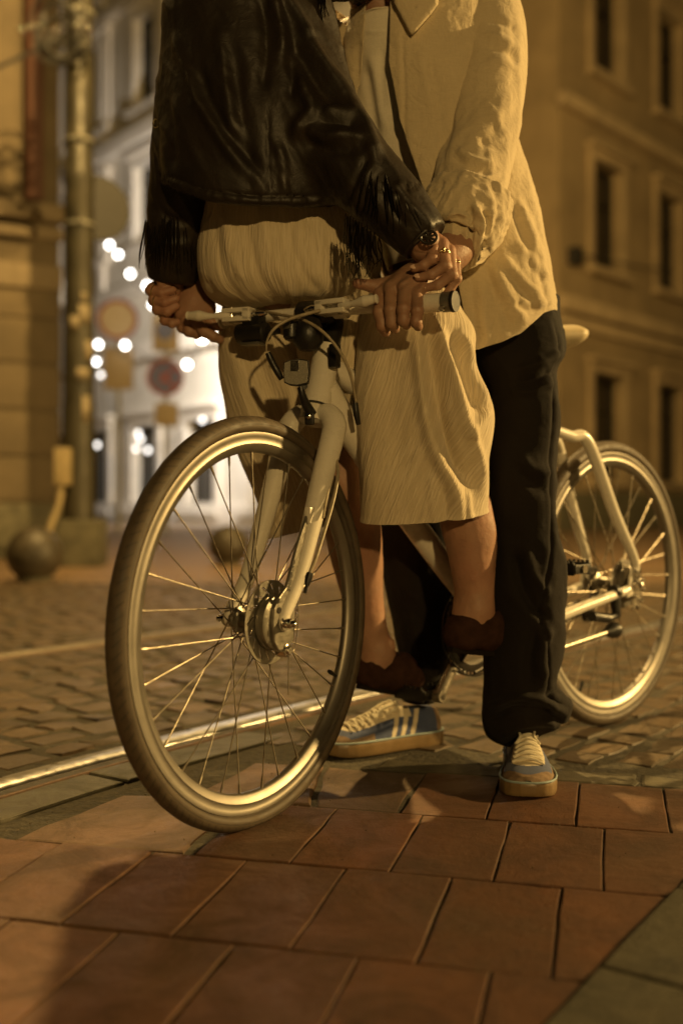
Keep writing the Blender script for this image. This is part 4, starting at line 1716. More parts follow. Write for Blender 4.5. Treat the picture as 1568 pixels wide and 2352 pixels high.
lettering('INTER M', 0.0115, ao + Dr * 0.0405 + ZUP * 0.018 + NF * 0.0062, Dr * 0.16 + ZUP * 0.985, NF, arm, M['decal'])

# front reflector
rf = part_empty('front_reflector', bike)
ro = P(681, 855, 1.845)
rn = unit(np.array((-0.25, -1, 0.05)))
rx = unit(np.cross(ZUP, rn)) * -1
rx = unit(np.array((1, -0.25, 0)) - rn * np.dot((1, -0.25, 0), rn))
rz = np.cross(rx, rn)
rz = rz if rz[2] > 0 else -rz
hexp = [(-0.0235, 0.0185), (-0.012, 0.0225), (0.004, 0.0235), (0.0205, 0.0205), (0.0235, 0.0), (0.0205, -0.0205), (0.002, -0.0245), (-0.013, -0.0225), (-0.0225, -0.018), (-0.0245, 0.0)]
mb = MB()
mb.prism(hexp, -0.008, 0.0, ro, rx, rz, rn)
body = mb.build('housing', M['black_plastic'], rf, smooth=False)
mb = MB()
mb.prism([(a * 0.92, b * 0.92) for a, b in hexp], 0.0, 0.0022, ro, rx, rz, rn)
mb.build('lens', M['reflector'], rf, smooth=False)
mb = MB()
mb.box(ro + rn * 0.0024 + rz * 0.011 - rx * 0.003, rx * 0.0075, rz * 0.0095, rn * 0.0008)
mb.build('dark_lens', M['reflector_dark'], rf, smooth=False)
mb = MB()
b0, b1 = P(690, 889, 1.852), P(716, 952, 1.872)
mb.tube(spline([b0, P(694, 905, 1.852), P(702, 928, 1.862), b1], 16), [0.0065, 0.0062, 0.0085, 0.0095], 12)
mb.box(P(711, 957, 1.868), rx * 0.0085, rn * 0.004, ZUP * 0.0145, bev=0.002)
mb.tube([P(698, 887, 1.846), P(698, 887, 1.858)], 0.0065, 14)
mb.build('bracket', M['black_plastic'], rf)
mb = MB()
tb = np.linspace(0, 2 * np.pi, 40)[:-1]
c_ = CR + AX * 0.020
u1 = unit(np.cross(AX, DF))
u2 = np.cross(AX, u1)
mb.tube([c_ + 0.0285 * (math.cos(t) * u1 + math.sin(t) * u2) for t in tb], 0.0022, 8, closed=True)
mb.build('bracket_band', M['black_plastic'], rf)
mb = MB()
bo = P(709, 956, 1.862)
mb.tube([bo, bo + rn * 0.0035, bo + rn * 0.0055], [0.0058, 0.0058, 0.003], 16)
mb.build('bracket_bolt', M['steel'], rf)

# cranks, pedals, chainring
cr_r = BB - NB * 0.058
cr_l = BB + NB * 0.060
cd = unit(np.array((0, 0, -0.133)) - DB * 0.105)
ring_c = BB - NB * 0.046
mb = MB()
mb.lathe(ring_c, NB, [(0.078, -0.002), (0.090, -0.002), (0.0935, -0.001), (0.0935, 0.001), (0.090, 0.002), (0.078, 0.002)], 96, closed=True)
for k in range(44):
    a = 2 * math.pi * k / 44
    e = DB * math.cos(a) + ZUP * math.sin(a)
    t_ = -DB * math.sin(a) + ZUP * math.cos(a)
    mb.box(ring_c + e * 0.096, e * 0.004, t_ * 0.0028, NB * 0.001)
for k in range(5):
    a = 2 * math.pi * k / 5 + 0.3
    e = DB * math.cos(a) + ZUP * math.sin(a)
    mb.tube([ring_c + e * 0.018, ring_c + e * 0.082], [0.012, 0.006], 10)
mb.build('chainring', M['chainblack'], bike)
mb = MB()
for sg in (1, -1):
    mb.lathe(ring_c + NB * 0.006 * sg, NB, [(0.099, -0.0012), (0.103, -0.0012), (0.103, 0.0012), (0.099, 0.0012)], 96, closed=True)
mb.build('chain_guard', M['chainblack'], bike)
for c0, s_ in ((cr_r, 1), (cr_l, -1)):
    e = c0 + cd * s_ * 0.170
    out = NB * (-1 if s_ > 0 else 1)
    mb = MB()
    mb.tube([c0 - cd * s_ * 0.012, c0, c0 + cd * s_ * 0.02, c0 + cd * s_ * 0.10, e - cd * s_ * 0.01, e, e + cd * s_ * 0.010], [0.012, 0.0165, 0.0155, 0.0125, 0.0135, 0.0145, 0.010], 16, flat=None)
    mb.lathe(e, out, [(0.001, -0.011), (0.0125, -0.011), (0.0145, -0.008), (0.0145, 0.008), (0.001, 0.010)], 22)
    crank = mb.build('crank', M['stand_metal'] if s_ > 0 else M['alu'], bike)
    mb = MB()
    mb.lathe(e, -out, [(0.0001, 0.0112), (0.0052, 0.0112), (0.0052, 0.0120), (0.0001, 0.0121)], 6)
    mb.build('axle_socket', M['chainblack'], crank, smooth=False)
    # pedal: cage with cross bars and toothed edges
    pc = e + out * 0.060
    mb = MB()
    pd = DB
    for w in (0.017, 0.096):
        mb.box(e + out * w, pd * 0.030, out * 0.0035, ZUP * 0.010, bev=0.002)
    for q in (-0.030, 0.030):
        mb.box(e + out * 0.0565 + pd * q, pd * 0.0028, out * 0.040, ZUP * 0.013, bev=0.0015)
        for k in range(7):
            mb.box(e + out * (0.024 + 0.011 * k) + pd * q + ZUP * 0.015, pd * 0.0022, out * 0.003, ZUP * 0.003)
    pe_ = mb.build('pedal', M['black_plastic'], crank)
    mb = MB()
    mb.tube([e + out * 0.008, e + out * 0.02, e + out * 0.095, e + out * 0.104], [0.009, 0.0085, 0.0075, 0.009], 14)
    mb.build('spindle', M['steel'], crank)

# rear end: hub brake disc, tensioner, chain, stand
mb = MB()
rq = HR + NB * 0.036
mb.lathe(rq, NB, [(0.02, 0), (0.058, 0.0), (0.060, 0.002), (0.058, 0.004), (0.044, 0.005), (0.043, 0.014), (0.036, 0.018), (0.012, 0.020), (0.010, 0.03), (0.001, 0.03)], 48)
for k in range(24):
    a = 2 * math.pi * k / 24
    e = DB * math.cos(a) + ZUP * math.sin(a)
    mb.box(rq + e * 0.051 + NB * 0.005, e * 0.006, np.cross(e, NB) * 0.002, NB * 0.0012)
mb.build('rear_drum', M['alu'], bike)
mb = MB()
e0 = HR + NB * 0.070
mb.lathe(e0, NB, [(0.001, 0), (0.015, 0), (0.0155, 0.003), (0.009, 0.004), (0.0088, 0.011), (0.006, 0.013), (0.005, 0.018), (0.001, 0.02)], 24)
mb.lathe(e0 + ZUP * 0.028 + DB * 0.004, NB, [(0.001, 0), (0.017, 0), (0.018, 0.003), (0.010, 0.006), (0.001, 0.007)], 24)
for dx, dz in ((0.028, -0.012), (0.022, -0.04), (-0.008, -0.028), (0.008, -0.055), (0.03, 0.008)):
    q = e0 + DB * dx + ZUP * dz
    mb.lathe(q, NB, [(0.001, -0.006), (0.0065, -0.006), (0.0065, 0.004), (0.004, 0.007), (0.001, 0.007)], 14)
mb.prism([(-0.012, -0.062), (0.02, -0.05), (0.036, -0.012), (0.03, 0.014), (0.0, 0.0), (-0.012, -0.03)], -0.004, 0.0, e0, DB, ZUP, NB)
mb.build('rear_axle_fittings', M['steel'], bike)
mb = MB()
ca = HR - NB * 0.040
mb.lathe(ca, NB, [(0.018, -0.003), (0.034, -0.002), (0.036, 0), (0.034, 0.002), (0.018, 0.003)], 36, closed=True)
for q, r in ((ca - DB * 0.035 - ZUP * 0.075, 0.022), (ca - DB * 0.085 - ZUP * 0.06, 0.02)):
    mb.lathe(q, NB, [(0.001, -0.005), (r, -0.005), (r, 0.005), (0.001, 0.005)], 24)
mb.tube([ca - ZUP * 0.02, ca - DB * 0.035 - ZUP * 0.075, ca - DB * 0.085 - ZUP * 0.06], 0.009, 10)
mb.tube(spline([ring_c + ZUP * 0.095, ca + ZUP * 0.036], 12), 0.004, 6)
mb.tube(spline([ring_c - ZUP * 0.095, ca - DB * 0.085 - ZUP * 0.078], 12), 0.004, 6)
mb.build('chain', M['chainblack'], bike)
# clip around the left chainstay
mb = MB()
qa = HR + NB * 0.060 - DB * 0.078 - ZUP * 0.014
mb.tube([qa - DB * 0.009, qa + DB * 0.009], 0.0165, 16)
mb.tube([qa - ZUP * 0.01, qa - ZUP * 0.055 + NB * 0.004, qa - ZUP * 0.06 - DB * 0.03, qa - ZUP * 0.05 - DB * 0.10], [0.014, 0.011, 0.011, 0.012], 10)
mb.build('stand_clamp', M['black_plastic'], bike)
mb = MB()
ka, kb_ = P(1262, 1497, 2.27), P(1392, 1453, 2.43)
mb.tube([ka, kb_], 0.0070, 14)
ks = mb.build('kickstand', M['stand_metal'], bike)
mb = MB()
kd = unit(kb_ - ka)
mb.tube([kb_ - kd * 0.004, kb_ + kd * 0.006, kb_ + kd * 0.022, kb_ + kd * 0.036, kb_ + kd * 0.042], [0.009, 0.0115, 0.0185, 0.020, 0.014], 16)
mb.build('stand_foot', M['black_plastic'], ks)
# saddle
mb = MB()
mb.tube([ST, ST + (ST - BB) * 0.065], 0.0135, 14)
mb.build('seat_post', M['steel'], bike)
sc_ = ST + (ST - BB) * 0.10 + ZUP * -0.012 - DB * 0.075
rows = []
ts = np.linspace(-0.15, 0.125, 40)
V, Fs = [], []
n_ = 28
for i, t in enumerate(ts):
    w = np.interp(t, [-0.15, -0.145, -0.12, -0.02, 0.04, 0.085, 0.115, 0.123, 0.125], [0.002, 0.014, 0.021, 0.030, 0.058, 0.078, 0.066, 0.04, 0.003])
    h = np.interp(t, [-0.15, -0.12, 0.0, 0.09, 0.12, 0.125], [0.006, 0.02, 0.022, 0.028, 0.02, 0.004])
    zc = 0.012 * (t / 0.12) ** 2 if t > 0 else 0.004 * (t / 0.12) ** 2
    for k in range(n_):
        a = 2 * math.pi * k / n_
        V.append(sc_ + DB * t + NB * w * math.copysign(abs(math.cos(a)) ** 0.8, math.cos(a)) + ZUP * (zc + h * (math.sin(a) if math.sin(a) > 0 else math.sin(a) * 1.2) * 0.9))
for i in range(len(ts) - 1):
    for k in range(n_):
        l = (k + 1) % n_
        Fs.append((i * n_ + k, i * n_ + l, (i + 1) * n_ + l, (i + 1) * n_ + k))
mesh_obj('saddle', V, Fs, M['saddle'], bike)
# ------------------------------------------------------------------ people: shared tools


def C(px, py, y, r):
    p = P(px, py, y)
    return (p[0], p[1], p[2], r)


def CC(*rows):
    return np.array([C(*r) for r in rows])


def dense(rows, n=24):
    """picture-space chain (px, py, y, r) resampled along a smooth curve"""
    return np.array([C(*q) for q in spline(rows, n)])


def bounds(chains, pad):
    a = np.vstack(chains)
    lo = (a[:, :3] - a[:, 3:4]).min(0) - pad
    hi = (a[:, :3] + a[:, 3:4]).max(0) + pad
    return lo, hi


def blob(chains, h, k=0.02, it=2, clip=None, flat=None):
    lo, hi = bounds(chains, 0.012)

    def fn(Q):
        d = None
        for i, c in enumerate(chains):
            e = sd_chain(Q, c, 0.012, flat=None if flat is None else flat[i])
            d = e if d is None else smin(d, e, k)
        if clip is not None:
            d = clip(Q, d)
        return d
    V, Fs = sdf_mesh(fn, lo, hi, h)
    return smooth_mesh(V, Fs, it), Fs


def hand(palm, fingers, h=0.0019, kp=0.010, crease=None):
    chains = palm + fingers
    lo, hi = bounds(chains, 0.008)

    def fn(Q):
        p = None
        for c in palm:
            e = sd_chain(Q, c, 0.006)
            p = e if p is None else smin(p, e, kp)
        out = p
        for c in fingers:
            f = sd_chain(Q, c, 0.0022)
            for q in c[1:-1]:      # fuller knuckles
                f = smin(f, np.linalg.norm(Q - q[:3], axis=1) - q[3] * 1.07, 0.003)
            out = np.minimum(out, smin(f, p, 0.0065))
        return out
    V, Fs = sdf_mesh(fn, lo, hi, h)
    return smooth_mesh(V, Fs, 2, 0.5), Fs


def join(parts):
    Vs, Fs, n = [], [], 0
    for V, F_ in parts:
        Vs.append(V)
        Fs += (np.asarray(F_) + n).tolist()
        n += len(V)
    return np.vstack(Vs), Fs


def grid_faces(m, n, wrap):
    """rows m x columns n"""
    i, k = np.meshgrid(np.arange(m - 1), np.arange(n if wrap else n - 1), indexing='ij')
    l = (k + 1) % n
    return np.stack([i * n + k, i * n + l, (i + 1) * n + l, (i + 1) * n + k], -1).reshape(-1, 4)


def loft(rows, m=160, n=180, ex=2.4, sag=0.0, shear=0.0):
    """closed garment tube. rows: (pyL, pyR, pxL, pxR, yc, half depth) from top to bottom"""
    R = spline(rows, m)
    th = np.linspace(0, 2 * np.pi, n, endpoint=False)
    c, s = np.cos(th), np.sin(th)
    c2 = np.sign(c) * np.abs(c) ** (2 / ex)
    s2 = np.sign(s) * np.abs(s) ** (2 / ex)
    XL = (R[:, 2] - CX) / FOC * R[:, 4]
    XR = (R[:, 3] - CX) / FOC * R[:, 4]
    ZL = CAM_H - (R[:, 0] - HY) / FOC * R[:, 4]
    ZR = CAM_H - (R[:, 1] - HY) / FOC * R[:, 4]
    xm, xa = (XL + XR) / 2, (XR - XL) / 2
    X = xm[:, None] + xa[:, None] * c2
    Y = R[:, 4][:, None] - R[:, 5][:, None] * s2
    t = (c2 + 1) / 2
    Z = ZL[:, None] * (1 - t) + ZR[:, None] * t
    tau = np.linspace(0, 1, m)[:, None]
    Z = Z - sag * np.clip(s2, 0, 1) * tau ** 4
    V = np.stack([X, Y, Z], -1)
    arc = np.concatenate([[0], np.cumsum(np.linalg.norm(np.diff(V[m // 2], axis=0), axis=1))])
    UV = np.stack([np.tile(arc, (m, 1)) + shear * Z, Z], -1)
    return V.reshape(-1, 3), grid_faces(m, n, True), UV.reshape(-1, 2), np.tile(th, (m, 1)).reshape(-1), np.repeat(np.linspace(0, 1, m), n)


def tube_loft(rows, m=160, n=120, ell=1.0):
    """sleeve: rows (px, py, y, r); returns V, F, uv, angle, t"""
    R = np.array([C(*q) for q in spline(rows, m)])
    p = R[:, :3]
    T = np.gradient(p, axis=0)
    T /= np.linalg.norm(T, axis=1)[:, None]
    u = unit(np.cross(T[0], (0, 1, 0)))
    th = np.linspace(0, 2 * np.pi, n, endpoint=False)
    V = []
    for i in range(m):
        u = unit(u - T[i] * np.dot(u, T[i]))
        w = np.cross(T[i], u)
        V.append(p[i] + R[i, 3] * (np.cos(th)[:, None] * u + ell * np.sin(th)[:, None] * w))
    V = np.vstack(V)
    S = np.concatenate([[0], np.cumsum(np.linalg.norm(np.diff(p, axis=0), axis=1))])
    UV = np.stack([np.tile(th, (m, 1)) * R[:, 3].mean(), np.repeat(S[:, None], n, 1)], -1).reshape(-1, 2)
    return V, grid_faces(m, n, True), UV, np.tile(th, (m, 1)).reshape(-1), np.repeat(S, n)


def cap(V, Fs, n):
    """close both ends of a tube grid with fans"""
    Fs = np.asarray(Fs).tolist()
    m = len(V) // n
    c0, c1 = V[:n].mean(0), V[-n:].mean(0)
    k = len(V)
    for i in range(n):
        j = (i + 1) % n
        Fs.append([j, i, k, k] if False else [j, i, k])
        Fs.append([(m - 1) * n + i, (m - 1) * n + j, k + 1])
    return np.vstack([V, c0, c1]), Fs


def ribbon(mb, pts, w0, w1, tw=0.0):
    mb.tube(spline(pts, 10), [w0, w0, (w0 + w1) / 2, w1], 6, flat=0.28)


def ellipsoid_patch(mb, c, n, along, a, b, t):
    n = unit(n)
    along = unit(np.asarray(along) - n * np.dot(along, n))
    w = np.cross(n, along)
    mb.sphere(c, 1.0, 14, 8, rot=np.stack([along * a, w * b, n * t], 1))


def sneaker(toe, d, parent):
    """low suede trainer: toe = ground point under the toe tip, d = direction the toe points"""
    d = unit(np.array((d[0], d[1], 0)))
    w_ = np.cross(ZUP, d)
    L = 0.292
    o = np.array((toe[0], toe[1], 0)) - d * L
    ls = np.array([0, 0.006, 0.02, 0.05, 0.09, 0.13, 0.17, 0.205, 0.235, 0.258, 0.275, 0.286, 0.292])
    hw = np.array([0.010, 0.021, 0.030, 0.0345, 0.0335, 0.036, 0.042, 0.0475, 0.0495, 0.047, 0.039, 0.027, 0.010])
    ht = np.array([0.062, 0.074, 0.082, 0.086, 0.088, 0.088, 0.080, 0.067, 0.056, 0.049, 0.044, 0.040, 0.034])
    ce = np.array([0, 0, 0, 0.001, 0.002, 0.003, 0.003, 0.001, -0.001, -0.003, -0.004, -0.005, -0.005])
    base = 0.028

    def prof(l):
        return np.interp(l, ls, hw), np.interp(l, ls, ht), np.interp(l, ls, ce)
    m, n = 150, 90
    lv = np.concatenate([np.linspace(0, 0.02, 14, endpoint=False), np.linspace(0.02, 0.27, 110, endpoint=False), np.linspace(0.27, 0.292, 26)])
    th = np.linspace(0, np.pi, n)
    V, UV, zone = [], [], []
    for l in lv:
        hw_, ht_, c_ = prof(l)
        ex = np.interp(l, [0, 0.1, 0.2, 0.292], [2.6, 2.3, 2.3, 2.5])
        cs, sn = np.cos(th), np.sin(th)
        x = np.sign(cs) * np.abs(cs) ** (2 / ex) * hw_ * (0.93 + 0.07 * (1 - sn))
        narrow = np.interp(l, [0.03, 0.11, 0.20, 0.26], [0.25, 0.42, 0.20, 0.0])
        x = x * (1 - narrow * sn ** 2)
        z = base - 0.004 + (ht_ - base + 0.004) * np.abs(sn) ** (2 / ex)
        V.append(o + d * l + (x + c_)[:, None] * w_ + z[:, None] * ZUP)
        UV.append(np.stack([np.full(n, l) * 10, th * hw_ * 10], 1))
    V = np.vstack(V)
    UV = np.vstack(UV)
    Fs = grid_faces(m, n, False)
    lf = (lv[:-1, None] + lv[1:, None]) / 2 + 0 * th[None, :-1]
    tf = (th[None, :-1] + th[None, 1:]) / 2 + 0 * lf
    hf = np.sin(tf)
    side = np.abs(tf - np.pi / 2)
    zone = np.zeros(lf.shape, int)                    # blue mesh
    stripe = (((lf + 0.030 * hf * (1) - 0.088) / 0.0255) % 1.0 < 0.46) & (lf + 0.03 * hf > 0.088) & (lf + 0.03 * hf < 0.088 + 0.0255 * 2.5) & (side > 0.45)
    zone[stripe] = 2
    heel = (lf < 0.022)
    zone[heel] = 1
    toe_guard = (lf > 0.246 + 0.034 * hf ** 3) | ((side > 1.18) & (lf > 0.19))
    zone[toe_guard] = 1
    stay = (side < np.interp(lf, [0.09, 0.13, 0.20, 0.232, 0.246, 0.252], [0.86, 0.82, 0.82, 0.72, 0.42, 0.0])) & (lf > 0.085) & (lf < 0.252)
    zone[stay] = 2
    root = part_empty('shoe', parent)
    up = mesh_obj('upper', V, Fs, [M['shoe_blue'], M['shoe_suede'], M['shoe_cream']], root, uv=UV, mat_idx=zone.ravel())
    # sole
    lo = np.linspace(0, 1, 60)
    lv2 = L * (0.5 - 0.5 * np.cos(np.pi * lo))
    sw = np.interp(lv2, ls, hw)
    pts = [((l - 0.5 * L) * 1.025 + 0.5 * L, np.interp(l, ls, ce) + (s + 0.004)) for l, s in zip(lv2, sw)]
    pts += [((l - 0.5 * L) * 1.025 + 0.5 * L, np.interp(l, ls, ce) - (s + 0.004)) for l, s in zip(lv2[::-1], sw[::-1])]
    pts = np.array(pts)
    cen = np.array((L * 0.5, 0))
    rings = []
    for z, k in ((0.0, 0.955), (0.003, 0.985), (0.008, 1.0), (0.020, 1.005), (0.027, 0.995), (0.029, 0.975)):
        q = cen + (pts - cen) * np.array((1 - (1 - k) * 0.35, k))
        lift = np.clip((q[:, 0] - 0.235) / 0.06, 0, 1) ** 2 * 0.006
        rings.append(o + q[:, :1] * d + q[:, 1:] * w_ + (z + lift * (1 - z / 0.04))[:, None] * ZUP)
    n2 = len(pts)
    VV = np.vstack(rings)
    F2 = grid_faces(len(rings), n2, True).tolist()
    F2.append(list(range(n2))[::-1])
    F2.append([(len(rings) - 1) * n2 + i for i in range(n2)])
    so = mesh_obj('sole', VV, F2, M['gum'], root)
    so.data.set_sharp_from_angle(angle=math.radians(50))
    q = cen + (pts - cen) * np.array((0.995, 0.985))
    ring = o + q[:, :1] * d + q[:, 1:] * w_ + 0.0305 * ZUP
    mb = MB()
    mb.tube(ring, 0.0022, 8, closed=True)
    mb.build('foxing', M['foxing'], root)

    def top(l, f, out=0.003):
        """point on the upper at length l, lateral fraction f"""
        hw_, ht_, c_ = prof(l)
        ex = np.interp(l, [0, 0.1, 0.2, 0.292], [2.6, 2.3, 2.3, 2.5])
        t = np.pi / 2 + f * 0.62
        cs, sn = np.cos(t), np.sin(t)
        x = np.sign(cs) * np.abs(cs) ** (2 / ex) * hw_
        narrow = np.interp(l, [0.03, 0.11, 0.20, 0.26], [0.25, 0.42, 0.20, 0.0])
        x = x * (1 - narrow * sn ** 2)
        z = base - 0.004 + (ht_ - base + 0.004) * np.abs(sn) ** (2 / ex)
        nn = unit(w_ * math.cos(t) * 0.8 + ZUP * math.sin(t) + d * 0.35)
        return o + d * l + (x + c_) * w_ + z * ZUP + nn * out
    mb = MB()
    for k in range(7):
        l = 0.130 + 0.0160 * k
        for s_, dl in ((1, 0.0), (-1, 0.0052)):
            a = 0.95
            pp = [top(l + dl, -a * s_, 0.001), top(l + dl + 0.001, -a * .6 * s_, 0.0035), top(l + dl + 0.003, 0, 0.0052), top(l + dl + 0.006, a * .6 * s_, 0.0035), top(l + dl + 0.009, a * s_, 0.001)]
            pp = [p_ + rng.normal(0, 0.0006, 3) for p_ in pp]
            mb.tube(spline(pp, 16), 0.0027, 8)
    kx = top(0.120, 0, 0.006)
    for s_ in (1, -1):
        mb.tube(spline([kx, kx + w_ * 0.012 * s_ + ZUP * 0.007, kx + w_ * 0.026 * s_ + d * 0.006 - ZUP * 0.001, top(0.145, -0.9 * s_, 0.004)], 20), 0.0026, 8)
        mb.tube(spline([kx, kx + w_ * 0.016 * s_ + d * 0.012 + ZUP * 0.003, top(0.16, -0.55 * s_, 0.008), top(0.175, -0.95 * s_, 0.005)], 20), 0.0026, 8)
    mb.build('laces', M['lace'], root)
    mb = MB()
    mb.sphere(top(0.128, 0.0, -0.004), 0.018, scale=(1.1, 1.1, 0.7))
    mb.build('tongue', M['shoe_cream'], root)
    return root


def loafer(ankle, heel, ball, toe, parent):
    """suede slip-on from four chain points (x, y, z, r)"""
    a, h_, b_, t_ = (np.asarray(q, float) for q in (ankle, heel, ball, toe))
    root = part_empty('shoe', parent)
    f = unit(t_[:3] - h_[:3])
    mid = (a + b_) / 2
    mid[3] = 0.033
    lo, hi = bounds([np.array([a, h_, b_, t_])], 0.02)
    upv = unit(ZUP - f * f[2])

    def fn(Q):
        d = sd_chain(Q, np.array([h_, (h_ + b_) / 2, b_, t_]) + np.array((0, 0, 0, 0.005)), 0.02)
        d = smin(d, sd_chain(Q, np.array([a, h_]) + np.array((0, 0, 0, 0.0065)), 0.01), 0.02)
        d = smin(d, sd_chain(Q, np.array([mid, b_]) + np.array((0, 0, 0, 0.004)), 0.01), 0.02)
        # sole plane
        pl = (Q - (h_[:3] - upv * (h_[3] + 0.002))) @ (-upv)
        topl = (Q - h_[:3]) @ unit(upv * 0.95 - f * 0.20) - 0.040
        near = (Q - h_[:3]) @ f
        d = np.maximum(d, np.where(near < 0.105, topl, topl - (near - 0.105) * 1.5))
        return np.maximum(d, pl)
    V, Fs = sdf_mesh(fn, lo, hi, 0.003)
    V = smooth_mesh(V, Fs, 3)
    N = normals(V, Fs)
    V = V + N * (0.0022 * fbm(V * 45, 2))[:, None]
    mesh_obj('upper', V, Fs, M['suede_brown'], root)
    # sole
    w = unit(np.cross(upv, f))
    Ls = np.linalg.norm(t_[:3] - h_[:3])
    base = h_[:3] - upv * (h_[3] + 0.003)
    q = []
    for s_ in (1, -1):
        for u in (np.linspace(-0.027, Ls + 0.022, 24) if s_ > 0 else np.linspace(Ls + 0.022, -0.027, 24)):
            x = (u + 0.03) / (Ls + 0.058)
            wd = np.interp(x, [0, 0.04, 0.15, 0.4, 0.7, 0.88, 0.97, 1], [0.004, 0.016, 0.026, 0.025, 0.034, 0.030, 0.015, 0.003])
            q.append((u, wd * s_ * 0.86))
    mb = MB()
    mb.prism(q[::-1], -0.007, 0.003, base, f, w, upv)
    mb.build('sole', M['shoe_sole_dark'], root)
    return root
# ------------------------------------------------------------------ woman (seen from behind)
wo_ = thing('person', 'woman in dark fringed leather jacket and cream crinkled skirt leaning over the bicycle', 'person', (-0.1, 2.05, 0), 'kissing couple at the bicycle')
parts = []
# trunk, neck, head
trunk = [CC((668, 630, 2.09, .095), (665, 560, 2.08, .105), (640, 450, 2.06, .10), (600, 260, 2.02, .11), (575, 120, 2.0, .10), (590, 0, 2.0, .062), (605, -80, 2.01, .055)),
         CC((470, 60, 2.0, .055), (590, 20, 2.0, .06), (700, 70, 1.99, .055)),
         CC((640, -180, 2.06, .09), (650, -230, 2.06, .095)), CC((680, -130, 2.10, .05), (668, -160, 2.10, .06))]
parts.append(blob(trunk, 0.009, 0.03))
armR = dense([(670, 75, 1.98, .045), (715, 215, 1.94, .042), (800, 375, 1.89, .040), (918, 487, 1.855, .034), (968, 548, 1.845, .026), (978, 562, 1.848, .024)], 14)
armL = dense([(465, 70, 2.0, .045), (425, 260, 2.01, .042), (415, 430, 2.03, .040), (392, 560, 2.06, .034), (392, 640, 2.085, .026), (386, 655, 2.09, .024)], 14)
parts.append(blob([armR], 0.006))
parts.append(blob([armL], 0.006))
legL = dense([(620, 650, 2.16, .070), (700, 880, 2.17, .066), (782, 1080, 2.13, .060), (800, 1170, 2.15, .056), (818, 1270, 2.18, .052), (836, 1390, 2.205, .038), (858, 1475, 2.225, .031), (868, 1505, 2.23, .031)], 26)
footL = CC((866, 1500, 2.23, .030), (850, 1545, 2.225, .028), (935, 1548, 2.275, .030), (985, 1570, 2.335, .023))
legR = dense([(800, 640, 2.10, .062), (915, 900, 2.035, .066), (1000, 1050, 2.02, .056), (1052, 1130, 2.02, .050), (1078, 1220, 2.025, .0475), (1086, 1310, 2.03, .038), (1090, 1375, 2.035, .032), (1088, 1410, 2.035, .031)], 26)
footR = CC((1088, 1405, 2.035, .031), (1062, 1455, 2.03, .028), (1150, 1450, 2.08, .030), (1200, 1470, 2.12, .023))


def legbump(V, Fs):
    return V


for lg, ft in ((legL, footL), (legR, footR)):
    cal = lg.copy()
    v_, f_ = blob([lg, ft], 0.0045, 0.03, 3)
    v_ = v_ + normals(v_, f_) * (0.0016 * fbm(v_ * (26, 26, 14), 3))[:, None]
    parts.append((v_, f_))
# ankle bones
parts.append(blob([CC((893, 1478, 2.212, .013), (895, 1486, 2.212, .012))], 0.003))
# right hand: fingers folded over the man's wrist
palm = [CC((968, 556, 1.846, .023), (992, 560, 1.856, .019), (1000, 552, 1.846, .0115)),
        CC((972, 564, 1.848, .022), (1000, 572, 1.862, .019), (1014, 561, 1.846, .0115)),
        CC((972, 570, 1.850, .022), (1012, 586, 1.868, .019), (1030, 577, 1.850, .0112)),
        CC((972, 575, 1.853, .021), (1018, 600, 1.872, .018), (1043, 602, 1.858, .0105))]
fing = [CC((1001, 551, 1.842, .0112), (992, 594, 1.822, .0098), (972, 610, 1.826, .0085), (951, 617, 1.832, .0072)),
        CC((1014, 560, 1.842, .0114), (1022, 610, 1.820, .0100), (990, 631, 1.824, .0086), (960, 638, 1.832, .0073)),
        CC((1031, 576, 1.845, .0112), (1037, 630, 1.824, .0098), (1005, 655, 1.830, .0084), (974, 662, 1.838, .0072)),
        CC((1044, 601, 1.852, .0102), (1048, 640, 1.834, .0088), (1032, 668, 1.838, .0076), (1012, 686, 1.844, .0066))]
RINGS_R = [((fing[1][0] * .48 + fing[1][1] * .52), fing[1][1][:3] - fing[1][0][:3], 0.0118), ((fing[2][0] * .25 + fing[3][0] * .75 + (0.002, 0, -0.012, 0)), fing[3][1][:3] - fing[3][0][:3], 0.0105)]
hv_, hf_ = hand(palm, fing)
hv_ = strokes(hv_, normals(hv_, hf_), [([(985, 565), (1001, 551)], 5, .0012), ([(990, 575), (1014, 561)], 5, .0012), ([(1008, 556), (1006, 575)], 4, -.0012), ([(1024, 568), (1022, 585)], 4, -.0012)])
parts.append((hv_, hf_))
NAILS = [(fing[i][3], fing[i][3][:3] - fing[i][2][:3]) for i in range(3)]
# left hand: fist
palm2 = [CC((390, 645, 2.088, .024), (368, 665, 2.095, .020), (352, 664, 2.082, .0115)),
         CC((392, 652, 2.09, .024), (372, 685, 2.10, .021), (357, 686, 2.084, .0115)),
         CC((392, 658, 2.09, .023), (378, 705, 2.10, .020), (365, 708, 2.086, .0112)),
         CC((394, 660, 2.09, .022), (388, 720, 2.10, .018), (382, 730, 2.088, .0105))]
fing2 = [CC((350, 663, 2.078, .0112), (347, 667, 2.064, .0108), (372, 673, 2.056, .0098), (397, 666, 2.060, .0085)),
         CC((356, 686, 2.078, .0113), (354, 690, 2.066, .0108), (380, 695, 2.056, .0098), (405, 686, 2.060, .0085)),
         CC((363, 708, 2.08, .0110), (362, 711, 2.068, .0104), (384, 716, 2.060, .0094), (405, 704, 2.064, .0082)),
         CC((381, 731, 2.084, .0102), (379, 736, 2.074, .0096), (396, 743, 2.066, .0086), (408, 740, 2.068, .0076)),
         CC((396, 668, 2.082, .0125), (386, 660, 2.066, .0115), (374, 652, 2.060, .0105), (368, 641, 2.060, .0085))]
parts.append(hand(palm2, fing2))
V, Fs = join(parts)
body_w = mesh_obj('body', V, Fs, M['skin_woman'], wo_)
